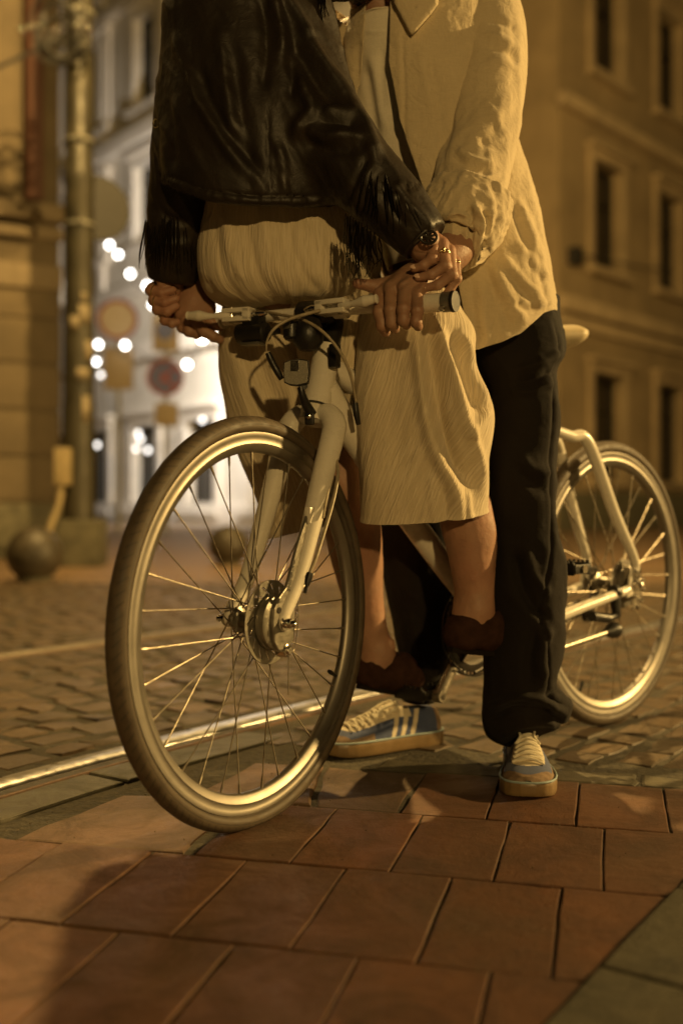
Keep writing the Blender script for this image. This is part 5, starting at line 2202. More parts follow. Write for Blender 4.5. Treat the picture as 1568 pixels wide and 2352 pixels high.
for q, al in NAILS:
    mb = MB()
    ellipsoid_patch(mb, q[:3] + np.array((-0.001, -q[3] * 0.80, q[3] * 0.35)), (-.05, -0.9, 0.42), al, 0.0072, 0.0050, 0.0016)
    mb.build('fingernail', M['nail'], body_w)
mb = MB()
q = fing2[4][3]
ellipsoid_patch(mb, q[:3] + np.array((-.001, -q[3] * 0.85, 0.003)), (-.1, -0.95, 0.25), (-0.3, 0, 1), 0.0085, 0.0062, 0.0018)
mb.build('fingernail', M['nail'], body_w)


def finger_ring(c, ax, r, parent, stones=0):
    ax = unit(ax)
    u = unit(np.cross(ax, (0, 0, 1) if abs(ax[2]) < .9 else (1, 0, 0)))
    w = np.cross(ax, u)
    mb = MB()
    t = np.linspace(0, 2 * np.pi, 30)[:-1]
    mb.tube([np.asarray(c[:3]) + r * (math.cos(x) * u + math.sin(x) * w) for x in t], 0.0014, 8, closed=True)
    for k in range(stones):
        a = -0.5 + 0.5 * k
        f = unit(np.array((0, -1, 0.2)) - ax * np.dot((0, -1, 0.2), ax))
        g = np.cross(ax, f)
        mb.sphere(np.asarray(c[:3]) + (r + 0.001) * (f * math.cos(a) + g * math.sin(a)), 0.0034, 10, 8)
        mb.sphere(np.asarray(c[:3]) + (r + 0.002) * f + ax * (k - 1) * 0.003, 0.0026, 10, 8)
    mb.build('finger_ring', M['gold'], parent)


for (c, ax, r), st in zip(RINGS_R, (3, 2)):
    finger_ring(c, ax, r, body_w, st)
finger_ring(fing2[0][1] * .7 + fing2[0][2] * .3, fing2[0][2][:3] - fing2[0][1][:3], 0.0114, body_w)
finger_ring(fing2[1][1] * .8 + fing2[1][2] * .2, fing2[1][2][:3] - fing2[1][1][:3], 0.0114, body_w)
# hair
hv, hf = blob([CC((628, -150, 2.02, .10), (630, -230, 2.03, .115)), CC((600, -60, 1.97, .06), (560, 0, 1.93, .05), (545, -90, 1.95, .08)), CC((700, -60, 2.02, .045), (790, -22, 2.0, .016))], 0.007, 0.05)
N_ = normals(hv, hf)
hv = hv + N_ * (0.006 * ridged(hv * (38, 38, 7), 2))[:, None]
mesh_obj('hair', hv, hf, M['hair'], wo_)

# ---- jacket
torsoJ = dense([(562, -60, 1.99, .125), (558, 60, 1.985, .132), (560, 180, 1.975, .138), (566, 300, 1.97, .146), (578, 400, 1.975, .152), (590, 500, 1.985, .150)], 16)
armRJ = dense([(655, 30, 1.975, .066), (690, 130, 1.96, .070), (713, 215, 1.94, .073), (752, 305, 1.915, .072), (800, 372, 1.89, .069), (860, 430, 1.865, .061), (918, 487, 1.85, .053), (972, 549, 1.84, .0425)], 20)
armLJ = dense([(470, 40, 1.985, .060), (436, 180, 2.00, .058), (426, 320, 2.015, .058), (416, 440, 2.03, .057), (405, 540, 2.055, .055), (398, 628, 2.08, .046)], 18)
sh = CC((470, 40, 1.985, .062), (560, -20, 1.985, .09), (655, 40, 1.975, .064))
HEMX = [330, 365, 420, 470, 560, 650, 740, 800, 860]
HEMY = [412, 418, 436, 455, 468, 471, 472, 462, 440]
lo, hi = bounds([torsoJ, armRJ, armLJ, sh], 0.02)


def jacket_fn(Q):
    t = sd_chain(Q, torsoJ, 0.03, flat=((0.05, 1, 0), 0.74))
    t = smin(t, sd_chain(Q, sh, 0.03), 0.05)
    px = CX + Q[:, 0] / Q[:, 1] * FOC
    py = HY - (Q[:, 2] - CAM_H) / Q[:, 1] * FOC
    hem = (py - np.interp(px, HEMX, HEMY)) * Q[:, 1] / FOC
    aR = sd_chain(Q, armRJ, 0.012)
    aL = sd_chain(Q, armLJ, 0.012)
    e = armRJ[-1, :3]
    ax = unit(armRJ[-1, :3] - armRJ[-3, :3])
    aR = np.maximum(aR, (Q - e) @ ax - 0.004)
    e = armLJ[-1, :3]
    ax = unit(armLJ[-1, :3] - armLJ[-3, :3])
    aL = np.maximum(aL, (Q - e) @ ax - 0.012)
    d = smin(t, aR, 0.060)
    d = smin(d, np.maximum(aL, -1), 0.016)
    # trim the waist hem but leave the sleeves
    low = np.minimum(aR, aL)
    d = np.minimum(np.maximum(d, hem), np.where(hem > 0, low, np.maximum(d, hem)))
    return d


V, Fs = sdf_mesh(jacket_fn, lo, hi, 0.0042)
V = smooth_mesh(V, Fs, 3)
JS = [
    ([(691, 77), (723, 122), (755, 167), (787, 205), (819, 256), (851, 333), (864, 372)], 15, .013),
    ([(672, 90), (700, 150), (735, 205), (775, 240)], 14, -.010),
    ([(627, -10), (646, 64), (655, 128)], 13, .011), ([(600, -10), (610, 60), (612, 140), (600, 210)], 15, -.008),
    ([(650, -20), (690, 50), (712, 90)], 10, .009),
    ([(660, 100), (672, 170), (668, 230)], 12, -.008),
    ([(684, 165), (703, 218), (716, 256), (690, 288), (676, 322)], 13, .012),
    ([(703, 295), (742, 314), (793, 312), (835, 322)], 10, .010), ([(700, 330), (760, 345), (820, 345)], 16, -.010),
    ([(742, 256), (780, 256), (812, 269)], 11, .008), ([(735, 280), (780, 284), (815, 292)], 9, -.007),
    ([(434, 160), (460, 237), (518, 333), (594, 420)], 11, .008), ([(455, 150), (485, 240), (545, 330), (610, 400)], 14, -.007),
    ([(396, 77), (415, 128), (441, 192), (452, 260)], 9, .006), ([(380, 200), (395, 300), (400, 390)], 12, -.005),
    ([(614, 250), (617, 350), (621, 462)], 3, -.004), ([(640, 330), (650, 400), (655, 450)], 9, .006),
    ([(540, 120), (550, 220), (570, 330), (575, 430)], 16, -.006), ([(505, 80), (520, 190), (530, 300)], 13, .006),
    ([(844, 359), (815, 420), (800, 470), (793, 520)], 5, -.007), ([(862, 372), (830, 430), (815, 500)], 10, .006),
    ([(365, 400), (420, 416), (470, 435), (560, 448), (650, 451), (740, 452)], 4, -.005),
    ([(372, 412), (420, 428), (470, 446), (560, 459), (650, 462), (735, 462)], 6, .004),
    ([(900, 420), (930, 455), (955, 490)], 8, .006), ([(880, 440), (905, 480), (930, 520)], 9, -.005),
    ([(955, 480), (975, 505), (992, 530)], 7, .004),
    ([(345, 300), (365, 330), (380, 400)], 9, .006), ([(350, 470), (385, 500), (430, 510)], 9, -.006), ([(345, 540), (390, 560), (440, 560)], 9, .004),
]
V = strokes(V, normals(V, Fs), JS)
V = smooth_mesh(V, Fs, 2)
N_ = normals(V, Fs)
# loose folds of the leather
q = V.copy()
q[:, 0] += 0.5 * (V[:, 2] - 1.2)
big = ridged(np.stack([q[:, 0] * 13, q[:, 1] * 8, V[:, 2] * 4.5], 1), 2)
fine = ridged(np.stack([q[:, 0] * 34 + 3, q[:, 1] * 30, V[:, 2] * 17], 1), 2)
V = V + N_ * (0.0028 * big + 0.0012 * fine)[:, None]
# gathered waistband
px = CX + V[:, 0] / V[:, 1] * FOC
py = HY - (V[:, 2] - CAM_H) / V[:, 1] * FOC
hd = py - np.interp(px, HEMX, HEMY)
g = np.exp(-((hd + 10) / 14) ** 2)
V = V + normals(V, Fs) * (0.0020 * g * ridged(np.stack([V[:, 0] * 150, V[:, 1] * 150, V[:, 2] * 12], 1), 1))[:, None]
jacket = mesh_obj('jacket', V, Fs, M['leather'], wo_)
# stitched cuff welt and lacing
mb = MB()
e = armRJ[-1, :3]
ax = unit(armRJ[-1, :3] - armRJ[-3, :3])
u = unit(np.cross(ax, (0, 1, 0)))
w = np.cross(ax, u)
t = np.linspace(0, 2 * np.pi, 60)[:-1]
for off, r, k in ((0.003, .0425, .0028), (-0.010, .0442, .0012), (-0.018, .0455, .0012)):
    mb.tube([e + ax * off + r * (math.cos(x) * u + math.sin(x) * w) for x in t], k, 8, closed=True)
mb.build('cuff_welt', M['fringe'], jacket)
mb = MB()
c_ = P(984, 545, 1.802)
for a_ in range(4):
    an = a_ * math.pi / 4 + 0.4
    dv = np.array((math.cos(an), -0.25, math.sin(an) * 0.8)) * 0.013
    mb.tube([c_ - dv, c_ + (0, -0.002, 0), c_ + dv], 0.0022, 8)
mb.tube([c_ + np.array((math.cos(x) * .0135, -0.2 * math.cos(x) * .0135, math.sin(x) * 0.011)) for x in t[::3]], 0.0024, 8, closed=True)
mb.build('cuff_lace', M['fringe'], jacket)
# fringes


def surf_y(px, py, default):
    return default


mb = MB()
for i in range(36):
    f = i / 35
    x0 = 838 + 92 * f + rng.normal(0, 3)
    y0 = 372 + 72 * f ** 1.2 + rng.normal(0, 3)
    yb = 1.812 - 0.012 * f + rng.normal(0, 0.003)
    ln = rng.uniform(80, 165) * (1 - 0.25 * f)
    sl = rng.uniform(0.05, 0.5) - 0.35 * (f < .35)
    ribbon(mb, [P(x0, y0, yb), P(x0 + sl * ln * .35, y0 + ln * .33, yb - 0.010), P(x0 + sl * ln * .7, y0 + ln * .68, yb - 0.006), P(x0 + sl * ln + rng.normal(0, 4), y0 + ln, yb + 0.004)], 0.0046, 0.0020)
for i in range(42):
    f = i / 41
    x0 = 792 + 74 * f + rng.normal(0, 3)
    y0 = 492 + 52 * f + rng.normal(0, 4)
    yb = 1.826 + rng.normal(0, 0.006)
    ln = rng.uniform(100, 165) * (1 - 0.5 * f)
    ribbon(mb, [P(x0, y0, yb), P(x0 + rng.normal(0, 3), y0 + ln * .4, yb - 0.004), P(x0 + rng.normal(2, 5), y0 + ln * .75, yb), P(x0 + rng.normal(2, 7), y0 + ln, yb + 0.004)], 0.0046, 0.0018)
mb.build('sleeve_fringe', M['fringe'], jacket)
mb = MB()
for i in range(40):
    f = i / 39
    x0 = 334 + 118 * f + rng.normal(0, 2)
    y0 = 500 + rng.normal(0, 6)
    yb = 2.035 - 0.045 * math.sin(math.pi * f) + rng.normal(0, 0.003)
    ln = rng.uniform(80, 118)
    dx = -16 * (1 - f) + 10 * f
    ribbon(mb, [P(x0, y0, yb), P(x0 + dx * .4, y0 + ln * .35, yb - 0.003), P(x0 + dx * .8 + rng.normal(0, 2), y0 + ln * .7, yb), P(x0 + dx + rng.normal(0, 3), y0 + ln, yb + 0.004)], 0.0042, 0.0016)
mb.build('sleeve_fringe', M['fringe'], jacket)
mb = MB()
for i in range(34):
    f = i / 33
    x0 = 392 + 95 * f + rng.normal(0, 2)
    yb = 1.895 + 0.05 * (1 - f) + rng.normal(0, 0.004)
    ln = rng.uniform(40, 85) * (1 - 0.3 * f)
    ribbon(mb, [P(x0, -25, yb), P(x0 - 1, -25 + ln * .5, yb - 0.004), P(x0 - 3 + rng.normal(0, 4), -25 + ln, yb)], 0.0040, 0.0018)
mb.build('yoke_fringe', M['fringe'], jacket)
mb = MB()
for i in range(12):
    x0 = 728 + 1.6 * i
    ln = rng.uniform(50, 95)
    ribbon(mb, [P(x0, -25, 1.91), P(x0 + 3, -25 + ln * .5, 1.90), P(x0 + 7 + rng.normal(0, 3), -25 + ln, 1.905)], 0.0035, 0.0015)
mb.build('yoke_fringe', M['fringe'], jacket)
mb = MB()
zt = P(359, 283, 1.965)
mb.tube([zt + np.array((math.cos(x) * .006, 0, math.sin(x) * .008)) for x in t[::4]], 0.0016, 8, closed=True)
mb.build('zip_pull', M['gold'], jacket)

# ---- skirt: gathered seat and two hanging panels
hipsR = [(430, 430, 480, 790, 2.06, .105), (480, 480, 470, 830, 2.06, .112), (540, 540, 460, 858, 2.06, .122), (600, 600, 457, 872, 2.06, .132), (650, 650, 464, 872, 2.06, .136), (685, 682, 484, 866, 2.06, .125), (706, 700, 525, 830, 2.06, .105), (716, 708, 580, 780, 2.06, .06)]
panL = [(660, 660, 520, 760, 2.13, .075), (760, 760, 500, 795, 2.13, .080), (850, 850, 503, 812, 2.135, .085), (950, 950, 520, 800, 2.14, .085), (1050, 1050, 550, 780, 2.15, .085), (1150, 1145, 590, 762, 2.16, .080), (1238, 1206, 617, 746, 2.165, .070)]
panC = [(655, 655, 660, 900, 2.06, .085), (760, 760, 670, 880, 2.055, .075), (850, 850, 690, 865, 2.06, .07), (930, 930, 715, 850, 2.07, .06), (1012, 1016, 745, 836, 2.085, .045)]
panR = [(670, 670, 850, 1040, 1.99, .060), (715, 715, 833, 1062, 1.985, .072), (770, 765, 823, 1088, 1.985, .080), (850, 840, 818, 1092, 1.985, .086), (930, 930, 817, 1130, 1.985, .090), (1000, 1000, 820, 1130, 1.99, .090), (1060, 1060, 823, 1121, 1.99, .090), (1130, 1130, 825, 1120, 1.99, .090), (1197, 1172, 828, 1119, 1.99, .085)]
PS, sk = [], []
for rows, sag, shear, st in (
    (hipsR, 0, 0.05, [([(560, 480), (575, 560), (600, 640), (640, 700)], 12, -.006), ([(640, 480), (668, 560), (700, 630), (740, 680)], 11, -.006), ([(500, 480), (500, 560), (520, 640), (560, 695)], 10, -.005),
                      ([(700, 480), (735, 560), (775, 630), (800, 670)], 11, .005), ([(600, 480), (618, 560), (650, 640), (690, 700)], 11, .005), ([(520, 490), (530, 570), (560, 650)], 10, .005),
                      ([(470, 640), (500, 685), (560, 705)], 9, -.006), ([(840, 650), (800, 690), (760, 700)], 8, -.006), ([(830, 560), (850, 610), (850, 650)], 10, -.006)]),
    (panL, 0.0, -0.25, [([(560, 770), (600, 850), (650, 950), (700, 1050)], 20, -.012), ([(620, 760), (680, 850), (730, 940)], 16, .010), ([(530, 780), (560, 900), (600, 1040), (640, 1150)], 18, .008), ([(660, 900), (690, 1000), (715, 1120)], 14, .008), ([(580, 1000), (620, 1100), (660, 1200)], 13, -.008)]),
    (panC, 0.0, 0.1, [([(760, 720), (775, 850), (790, 1000)], 12, -.008), ([(800, 720), (806, 850), (806, 960)], 9, .006)]),
    (panR, 0.012, 0.42, [([(956, 740), (960, 830), (968, 910), (984, 990), (1008, 1060), (1042, 1125), (1058, 1200)], 15, .019),
                         ([(985, 770), (1000, 860), (1014, 950), (1038, 1035), (1075, 1110)], 17, -.026),
                         ([(1000, 735), (1022, 800), (1046, 880), (1070, 975), (1095, 1055), (1106, 1130)], 13, .016),
                         ([(1040, 770), (1075, 870), (1104, 950)], 17, -.018), ([(1060, 760), (1098, 850), (1122, 920)], 10, .009), ([(1126, 940), (1085, 985), (1075, 1010)], 10, .010),
                         ([(850, 790), (845, 950), (850, 1150)], 26, .006), ([(900, 800), (905, 950), (930, 1100)], 28, -.006),
                         ([(1070, 1130), (1078, 1200)], 8, .008), ([(1020, 1120), (1030, 1205)], 9, -.007), ([(985, 1090), (1000, 1205)], 9, .006)])):
    V, Fs, UV, th, ta = loft(rows, 230, 320, 2.3, sag, shear)
    V = strokes(V, normals(V, Fs), st)
    V = smooth_mesh(V, Fs, 2)
    N_ = normals(V, Fs)
    sx_ = UV[:, 0]
    pl = ridged(np.stack([sx_ * 55, UV[:, 1] * 3.0 + 2 * vnoise(V * 5), np.zeros(len(V))], 1), 1)
    amp = 0.0007 if rows is not hipsR else 0.0009 + 0.0024 * np.clip(1 - ta * 2.2, 0, 1)
    V = V + N_ * (amp * pl + 0.003 * fbm(V * 9, 2))[:, None]
    hemc = np.exp(-((1 - ta) / 0.018) ** 2) if rows is not hipsR else 0 * ta
    V = V + normals(V, Fs) * (0.0018 * hemc)[:, None]
    PS.append((V, Fs))
    sk.append(UV)
V, Fs = join(PS)
mesh_obj('skirt', V, Fs, M['skirt'], wo_, uv=np.vstack(sk))

loafer(footL[0], footL[1], footL[2], footL[3], wo_)
loafer(footR[0], footR[1], footR[2], footR[3], wo_)
# ------------------------------------------------------------------ man (facing the camera)
man = thing('person', 'man in open sand linen shirt and black trousers straddling the bicycle behind her', 'person', (0.25, 2.2, 0), 'kissing couple at the bicycle')
parts = []
parts.append(blob([CC((1010, 740, 2.2, .13), (1040, 560, 2.18, .12), (1000, 350, 2.17, .10), (975, 180, 2.16, .095), (915, 90, 2.125, .062)),
                   CC((800, 110, 2.16, .055), (950, 60, 2.14, .07), (1110, 90, 2.13, .055))], 0.010, 0.04))
parts.append(blob([CC((905, 110, 2.12, .062), (875, 30, 2.10, .054), (865, -20, 2.10, .054)), CC((845, -60, 2.09, .055), (825, -48, 2.02, .030)), CC((850, -120, 2.09, .085), (850, -190, 2.11, .095)), CC((818, -110, 2.005, .012), (812, -95, 1.995, .013))], 0.005, 0.03))
armL_ = dense([(1110, 90, 2.12, .040), (1112, 230, 2.06, .038), (1080, 420, 1.985, .037), (1062, 540, 1.938, .037), (1035, 578, 1.905, .032), (1006, 602, 1.885, .028)], 18)
armR_ = dense([(790, 110, 2.18, .05), (640, 280, 2.32, .046), (560, 460, 2.34, .042), (500, 590, 2.22, .034), (466, 648, 2.125, .027)], 18)
parts.append(blob([armL_], 0.0045))
parts.append(blob([armR_], 0.006))
# left hand on the near grip
yb = {870: 1.872, 897: 1.858, 928: 1.843, 957: 1.831}
mc = [C(873, 676, 1.866, .0120), C(898, 662, 1.852, .0124), C(929, 662, 1.838, .0120), C(957, 676, 1.828, .0112)]
wr = C(1000, 606, 1.884, .026)
palmM = [np.array([wr, np.array(wr) * .45 + np.array(q) * .55 + np.array((0, 0.012, 0.004, 0.001)), q]) for q in mc]
fM = [np.array([mc[0], C(871, 718, 1.836, .0112), C(877, 748, 1.838, .0102), C(885, 763, 1.852, .0090)]),
      np.array([mc[1], C(897, 712, 1.822, .0116), C(899, 742, 1.824, .0106), C(906, 755, 1.838, .0092)]),
      np.array([mc[2], C(926, 710, 1.808, .0114), C(926, 736, 1.810, .0104), C(933, 746, 1.824, .0090)]),
      np.array([mc[3], C(958, 714, 1.800, .0104), C(955, 740, 1.803, .0096), C(960, 750, 1.816, .0084)]),
      CC((935, 640, 1.890, .017), (893, 652, 1.893, .0135), (855, 657, 1.884, .0115), (820, 651, 1.878, .0095))]
hv_, hf_ = hand(palmM, fM)
hst = []
for q, kn in zip(mc, ((873, 676), (898, 662), (929, 662), (957, 676))):
    hst.append(([kn, (kn[0] * .6 + 1000 * .4, kn[1] * .6 + 612 * .4), (kn[0] * .3 + 1000 * .7, kn[1] * .3 + 612 * .7)], 5, .0016))
for a_, b_ in (((886, 672), (930, 645)), ((914, 664), (948, 638)), ((944, 670), (970, 640))):
    hst.append(([a_, b_], 5, -.0016))
for x_, y_ in ((871, 716), (897, 711), (926, 709), (957, 714)):
    hst.append(([(x_ - 9, y_ - 3), (x_ + 9, y_ - 3)], 2.6, -.0007))
    hst.append(([(x_ - 9, y_ + 4), (x_ + 9, y_ + 4)], 2.6, -.0007))
hv_ = strokes(hv_, normals(hv_, hf_), hst)
parts.append((hv_, hf_))
# right hand on the far grip
wr2 = C(464, 652, 2.125, .026)
mc2 = [C(452, 742, 2.072, .0122), C(428, 734, 2.072, .0122), C(416, 722, 2.078, .0118), C(412, 706, 2.086, .0110)]
palmN = [np.array([wr2, np.array(wr2) * .5 + np.array(q) * .5 + np.array((0, -0.004, 0, 0.001)), q]) for q in mc2] + [CC((470, 665, 2.12, .024), (472, 710, 2.092, .020), (468, 728, 2.085, .016))]
fN = [np.array([mc2[0], C(470, 762, 2.064, .0112), C(490, 773, 2.066, .0100), C(505, 780, 2.074, .0086)]),
      np.array([mc2[1], C(436, 760, 2.070, .0114), C(452, 766, 2.080, .0102), C(462, 762, 2.092, .009)]),
      np.array([mc2[2], C(420, 752, 2.078, .0110), C(434, 762, 2.092, .0100), C(446, 758, 2.104, .009)]),
      np.array([mc2[3], C(411, 736, 2.088, .0102), C(420, 750, 2.102, .0094), C(430, 748, 2.114, .0084)]),
      np.array([C(468, 712, 2.085, .015), C(482, 736, 2.070, .0118), C(495, 746, 2.070, .0105), C(505, 751, 2.076, .009)])]
parts.append(hand(palmN, fN))
V, Fs = join(parts)
body_m = mesh_obj('body', V, Fs, M['skin_man'], man)
hv, hf = blob([CC((862, -180, 2.13, .10), (860, -235, 2.12, .10)), CC((838, -46, 2.06, .050), (822, -36, 2.02, .030))], 0.006, 0.02)
hv = hv + normals(hv, hf) * (0.004 * ridged(hv * (60, 60, 20), 2))[:, None]
mesh_obj('hair', hv, hf, M['hair'], man)

# ---- t-shirt
V, Fs, UV, th, ta = loft([(58, 50, 822, 915, 2.10, .075), (66, 60, 815, 935, 2.105, .088), (80, 80, 805, 1010, 2.12, .105), (130, 130, 798, 1110, 2.13, .122), (250, 250, 800, 1130, 2.14, .125), (400, 400, 820, 1170, 2.15, .125), (620, 620, 890, 1220, 2.17, .125)], 120, 160, 2.2)
V = V + normals(V, Fs) * (0.004 * fbm(V * (14, 14, 6), 2))[:, None]
V = strokes(V, normals(V, Fs), [([(843, 72), (862, 74), (885, 70)], 3, .003), ([(850, 120), (870, 200), (880, 300)], 12, .005), ([(838, 150), (852, 230), (868, 320)], 10, -.005), ([(880, 110), (876, 180), (882, 260)], 7, -.004)])
mesh_obj('tee_shirt', V, Fs, M['tee'], man)

# ---- open shirt
pyk = [-60, 30, 100, 200, 300, 400, 500, 600, 700, 830]
Ck = [975, 970, 966, 966, 978, 1003, 1037, 1066, 1090, 1098]
ak = [140, 162, 176, 184, 196, 206, 201, 194, 184, 182]
Yk = [2.13, 2.125, 2.125, 2.125, 2.125, 2.125, 2.13, 2.13, 2.135, 2.135]
hk = [.10, .118, .132, .138, .14, .142, .145, .148, .15, .152]
Ek = [(-60, 912), (20, 896), (60, 890), (200, 885), (330, 909), (470, 956), (600, 1002), (690, 1034), (830, 1060)]
m, n = 230, 300
V, UV = np.zeros((m, n, 3)), np.zeros((m, n, 2))
hx = [1058, 1076, 1130, 1180, 1215, 1240, 1262, 1280]
hy = [830, 828, 812, 788, 756, 738, 727, 722]
for j in range(n):
    sfrac = j / (n - 1)
    hem = None
    for i in range(m):
        tau = i / (m - 1)
        if hem is None:
            hem = 760.0
            # px this column reaches at the bottom
            for _ in range(4):
                c_, a_ = np.interp(hem, pyk, Ck), np.interp(hem, pyk, ak)
                e1 = np.interp(hem, [q[0] for q in Ek], [q[1] for q in Ek])
                t0 = math.acos(max(-1, min(1, (e1 - c_) / a_)))
                t1 = math.acos(-0.93) - 2 * math.pi
                tt = t0 + (t1 - t0) * sfrac
                bx = c_ + a_ * math.cos(tt)
                hem = np.interp(bx, hx, hy)
        py_ = -60 + tau * (hem + 60)
        c_, a_, y_, h_ = (np.interp(py_, pyk, k) for k in (Ck, ak, Yk, hk))
        e1 = np.interp(py_, [q[0] for q in Ek], [q[1] for q in Ek])
        e2 = np.interp(py_, [-60, 60, 200, 350, 830], [846, 838, 828, 806, 830])
        t0 = math.acos(max(-1, min(1, (e1 - c_) / a_)))
        t1 = math.acos(max(-.995, min(1, (e2 - c_) / a_))) - 2 * math.pi
        tt = t0 + (t1 - t0) * sfrac
        cs, sn = math.cos(tt), math.sin(tt)
        yy = y_ - h_ * math.copysign(abs(sn) ** 0.9, sn)
        X = (c_ + a_ * cs - CX) / FOC * y_
        V[i, j] = (X, yy, CAM_H - (py_ - HY) / FOC * y_)
V = V.reshape(-1, 3)
Fs = grid_faces(m, n, False)
N_ = normals(V, Fs)
if (N_[:, 1] * (V[:, 1] - 2.13)).mean() < 0:
    Fs = Fs[:, ::-1]
    N_ = -N_
SS = [
    ([(924, 80), (928, 211), (931, 320), (966, 436), (985, 480)], 3, -.004), ([(915, 90), (918, 200), (922, 320)], 5.75, 0.00124),
    ([(985, 130), (1000, 220), (1010, 290)], 12.65, -0.00496), ([(960, 110), (985, 200), (1000, 270)], 13.8, 0.00434),
    ([(1045, 690), (1058, 750), (1076, 826)], 3, -.005), ([(1052, 690), (1066, 750), (1084, 822)], 4, .003),
    ([(1130, 610), (1165, 680), (1205, 740)], 12.65, 0.00744), ([(1110, 600), (1140, 680), (1175, 760)], 12.65, -0.0062), ([(1150, 590), (1190, 640), (1240, 690)], 10.35, 0.00682), ([(1165, 620), (1200, 668), (1235, 712)], 9.2, -0.0062),
    ([(1190, 460), (1215, 530), (1240, 610)], 9.2, 0.00744), ([(1180, 480), (1200, 550), (1222, 630)], 9.2, -0.00682), ([(1205, 400), (1228, 480), (1250, 570)], 8.05, 0.0062),
    ([(1190, 560), (1220, 600), (1258, 640)], 9.2, 0.0062), ([(1100, 640), (1110, 720), (1120, 800)], 13.8, 0.00496), ([(1085, 650), (1090, 730), (1100, 800)], 10.35, -0.00372),
    ([(1175, 700), (1215, 715), (1262, 712)], 9.2, -0.00682), ([(1190, 690), (1230, 696), (1268, 690)], 6.9, 0.00558),
    ([(1225, 560), (1240, 640), (1258, 710)], 8.05, -0.00496), ([(1090, 815), (1130, 802), (1180, 778), (1215, 746), (1262, 716)], 3, -.003),
    ([(800, 110), (810, 180), (815, 260)], 9.2, 0.00558), ([(785, 130), (795, 190), (800, 240)], 6.9, -0.00496), ([(825, 90), (822, 150), (826, 210)], 5.75, -0.00372),
    ([(940, 330), (985, 345), (1030, 335)], 3, -.002),
]
V = strokes(V, N_, SS)
V = smooth_mesh(V, Fs, 1)
N_ = normals(V, Fs)
wr_ = 1.3 * fbm(np.stack([V[:, 0] * 13 + V[:, 2] * 5, V[:, 1] * 9, V[:, 2] * 5.5 - V[:, 0] * 4], 1), 2)
crk = ridged(V * 42 + 7, 2)
zlow = np.clip((1.35 - V[:, 2]) / 0.4, 0, 1)
V = V + N_ * (0.0036 * wr_ * (0.5 + 0.5 * zlow) + 0.0007 * crk)[:, None]
shirt = mesh_obj('shirt', V, Fs, M['shirt'], man)
so = shirt.modifiers.new('thickness', 'SOLIDIFY')
so.thickness = 0.0016
so.offset = 0
# sleeves


def sleeve(rows, seed, st, amp=1.0):
    V, Fs, UV, th, s_ = tube_loft(rows, 200, 150, 0.95)
    N_ = normals(V, Fs)
    c = V.mean(0)
    if ((V - c) * N_).sum() < 0:
        Fs = Fs[:, ::-1]
        N_ = -N_
    L = s_.max()
    elb = np.exp(-((s_ / L - 0.66) / 0.22) ** 2)
    a = fbm(np.stack([np.cos(th) * 1.3 + seed, np.sin(th) * 1.3, s_ * 17 + 1.8 * np.cos(th)], 1), 2)
    b = fbm(np.stack([np.cos(th) * 2.6 + seed, np.sin(th) * 2.6, s_ * 9 + 2 * np.sin(th)], 1), 2)
    V = strokes(V, N_, [(p_, w_ * 1.1, h_ * 0.6) for p_, w_, h_ in st])
    V = smooth_mesh(V, Fs, 1)
    N_ = normals(V, Fs)
    V = V + N_ * (amp * np.clip((s_ / L - 0.10) * 4, 0.1, 1) * (0.0032 * a * (0.2 + 0.8 * elb) + 0.0022 * b + 0.0003 * ridged(V * 45, 2)))[:, None]
    return V, Fs, UV


slL = [(1082, -50, 2.14, .062), (1106, 15, 2.115, .074), (1114, 80, 2.105, .0815), (1116, 170, 2.07, .079), (1106, 280, 2.035, .0740), (1086, 380, 1.995, .0715), (1071, 455, 1.965, .069), (1058, 512, 1.945, .066), (1051, 540, 1.935, .063)]
SL = [([(1060, 120), (1040, 220), (1025, 320), (1005, 420)], 8, -.010), ([(1120, 40), (1170, 60), (1195, 85)], 8, -.010), ([(1110, 75), (1160, 95), (1196, 120)], 8, .010), ([(1120, 110), (1165, 120), (1196, 140)], 7, -.010), ([(1125, 140), (1160, 145), (1196, 165)], 7, .008),
      ([(1050, 340), (1085, 365), (1140, 380)], 7, .009), ([(1040, 360), (1080, 385), (1130, 400)], 7, -.008), ([(1050, 395), (1100, 410), (1160, 400)], 8, .008), ([(1060, 430), (1110, 425), (1165, 395)], 7, -.008),
      ([(1110, 230), (1140, 270), (1165, 320)], 9, .007), ([(1090, 300), (1120, 330), (1160, 345)], 7, -.006), ([(1030, 440), (1060, 455), (1110, 450)], 7, .007)]
V1, F1, U1 = sleeve(slL, 3.1, SL)
mesh_obj('sleeve', V1, F1, M['shirt'], shirt, uv=U1).modifiers.new('thickness', 'SOLIDIFY').thickness = 0.0015
cuff = [(1082, 450, 1.966, .0765), (1075, 472, 1.960, .079), (1066, 500, 1.950, .0785), (1058, 524, 1.940, .074), (1052, 542, 1.934, .068), (1049, 550, 1.932, .061), (1049, 549, 1.932, .052), (1056, 532, 1.938, .046)]
V2, F2, U2, th, s_ = tube_loft(cuff, 70, 150, 0.95)
N2 = normals(V2, F2)
if ((V2 - V2.mean(0)) * N2).sum() < 0:
    F2, N2 = F2[:, ::-1], -N2
V2 = V2 + N2 * (0.0032 * ridged(np.stack([np.cos(th) * 1.6, np.sin(th) * 2.2, s_ * 16 + 4 * np.sin(th)], 1), 2) + 0.002 * ridged(V2 * 40, 2))[:, None]
V2 = strokes(V2, normals(V2, F2), [([(1090, 475), (1105, 510), (1100, 555)], 7, .010), ([(1075, 470), (1085, 510), (1080, 550)], 7, -.009), ([(1110, 480), (1122, 510), (1115, 545)], 6, -.008), ([(1020, 500), (1050, 490), (1075, 500)], 6, .008), ([(1040, 520), (1055, 540), (1060, 560)], 6, -.006)])
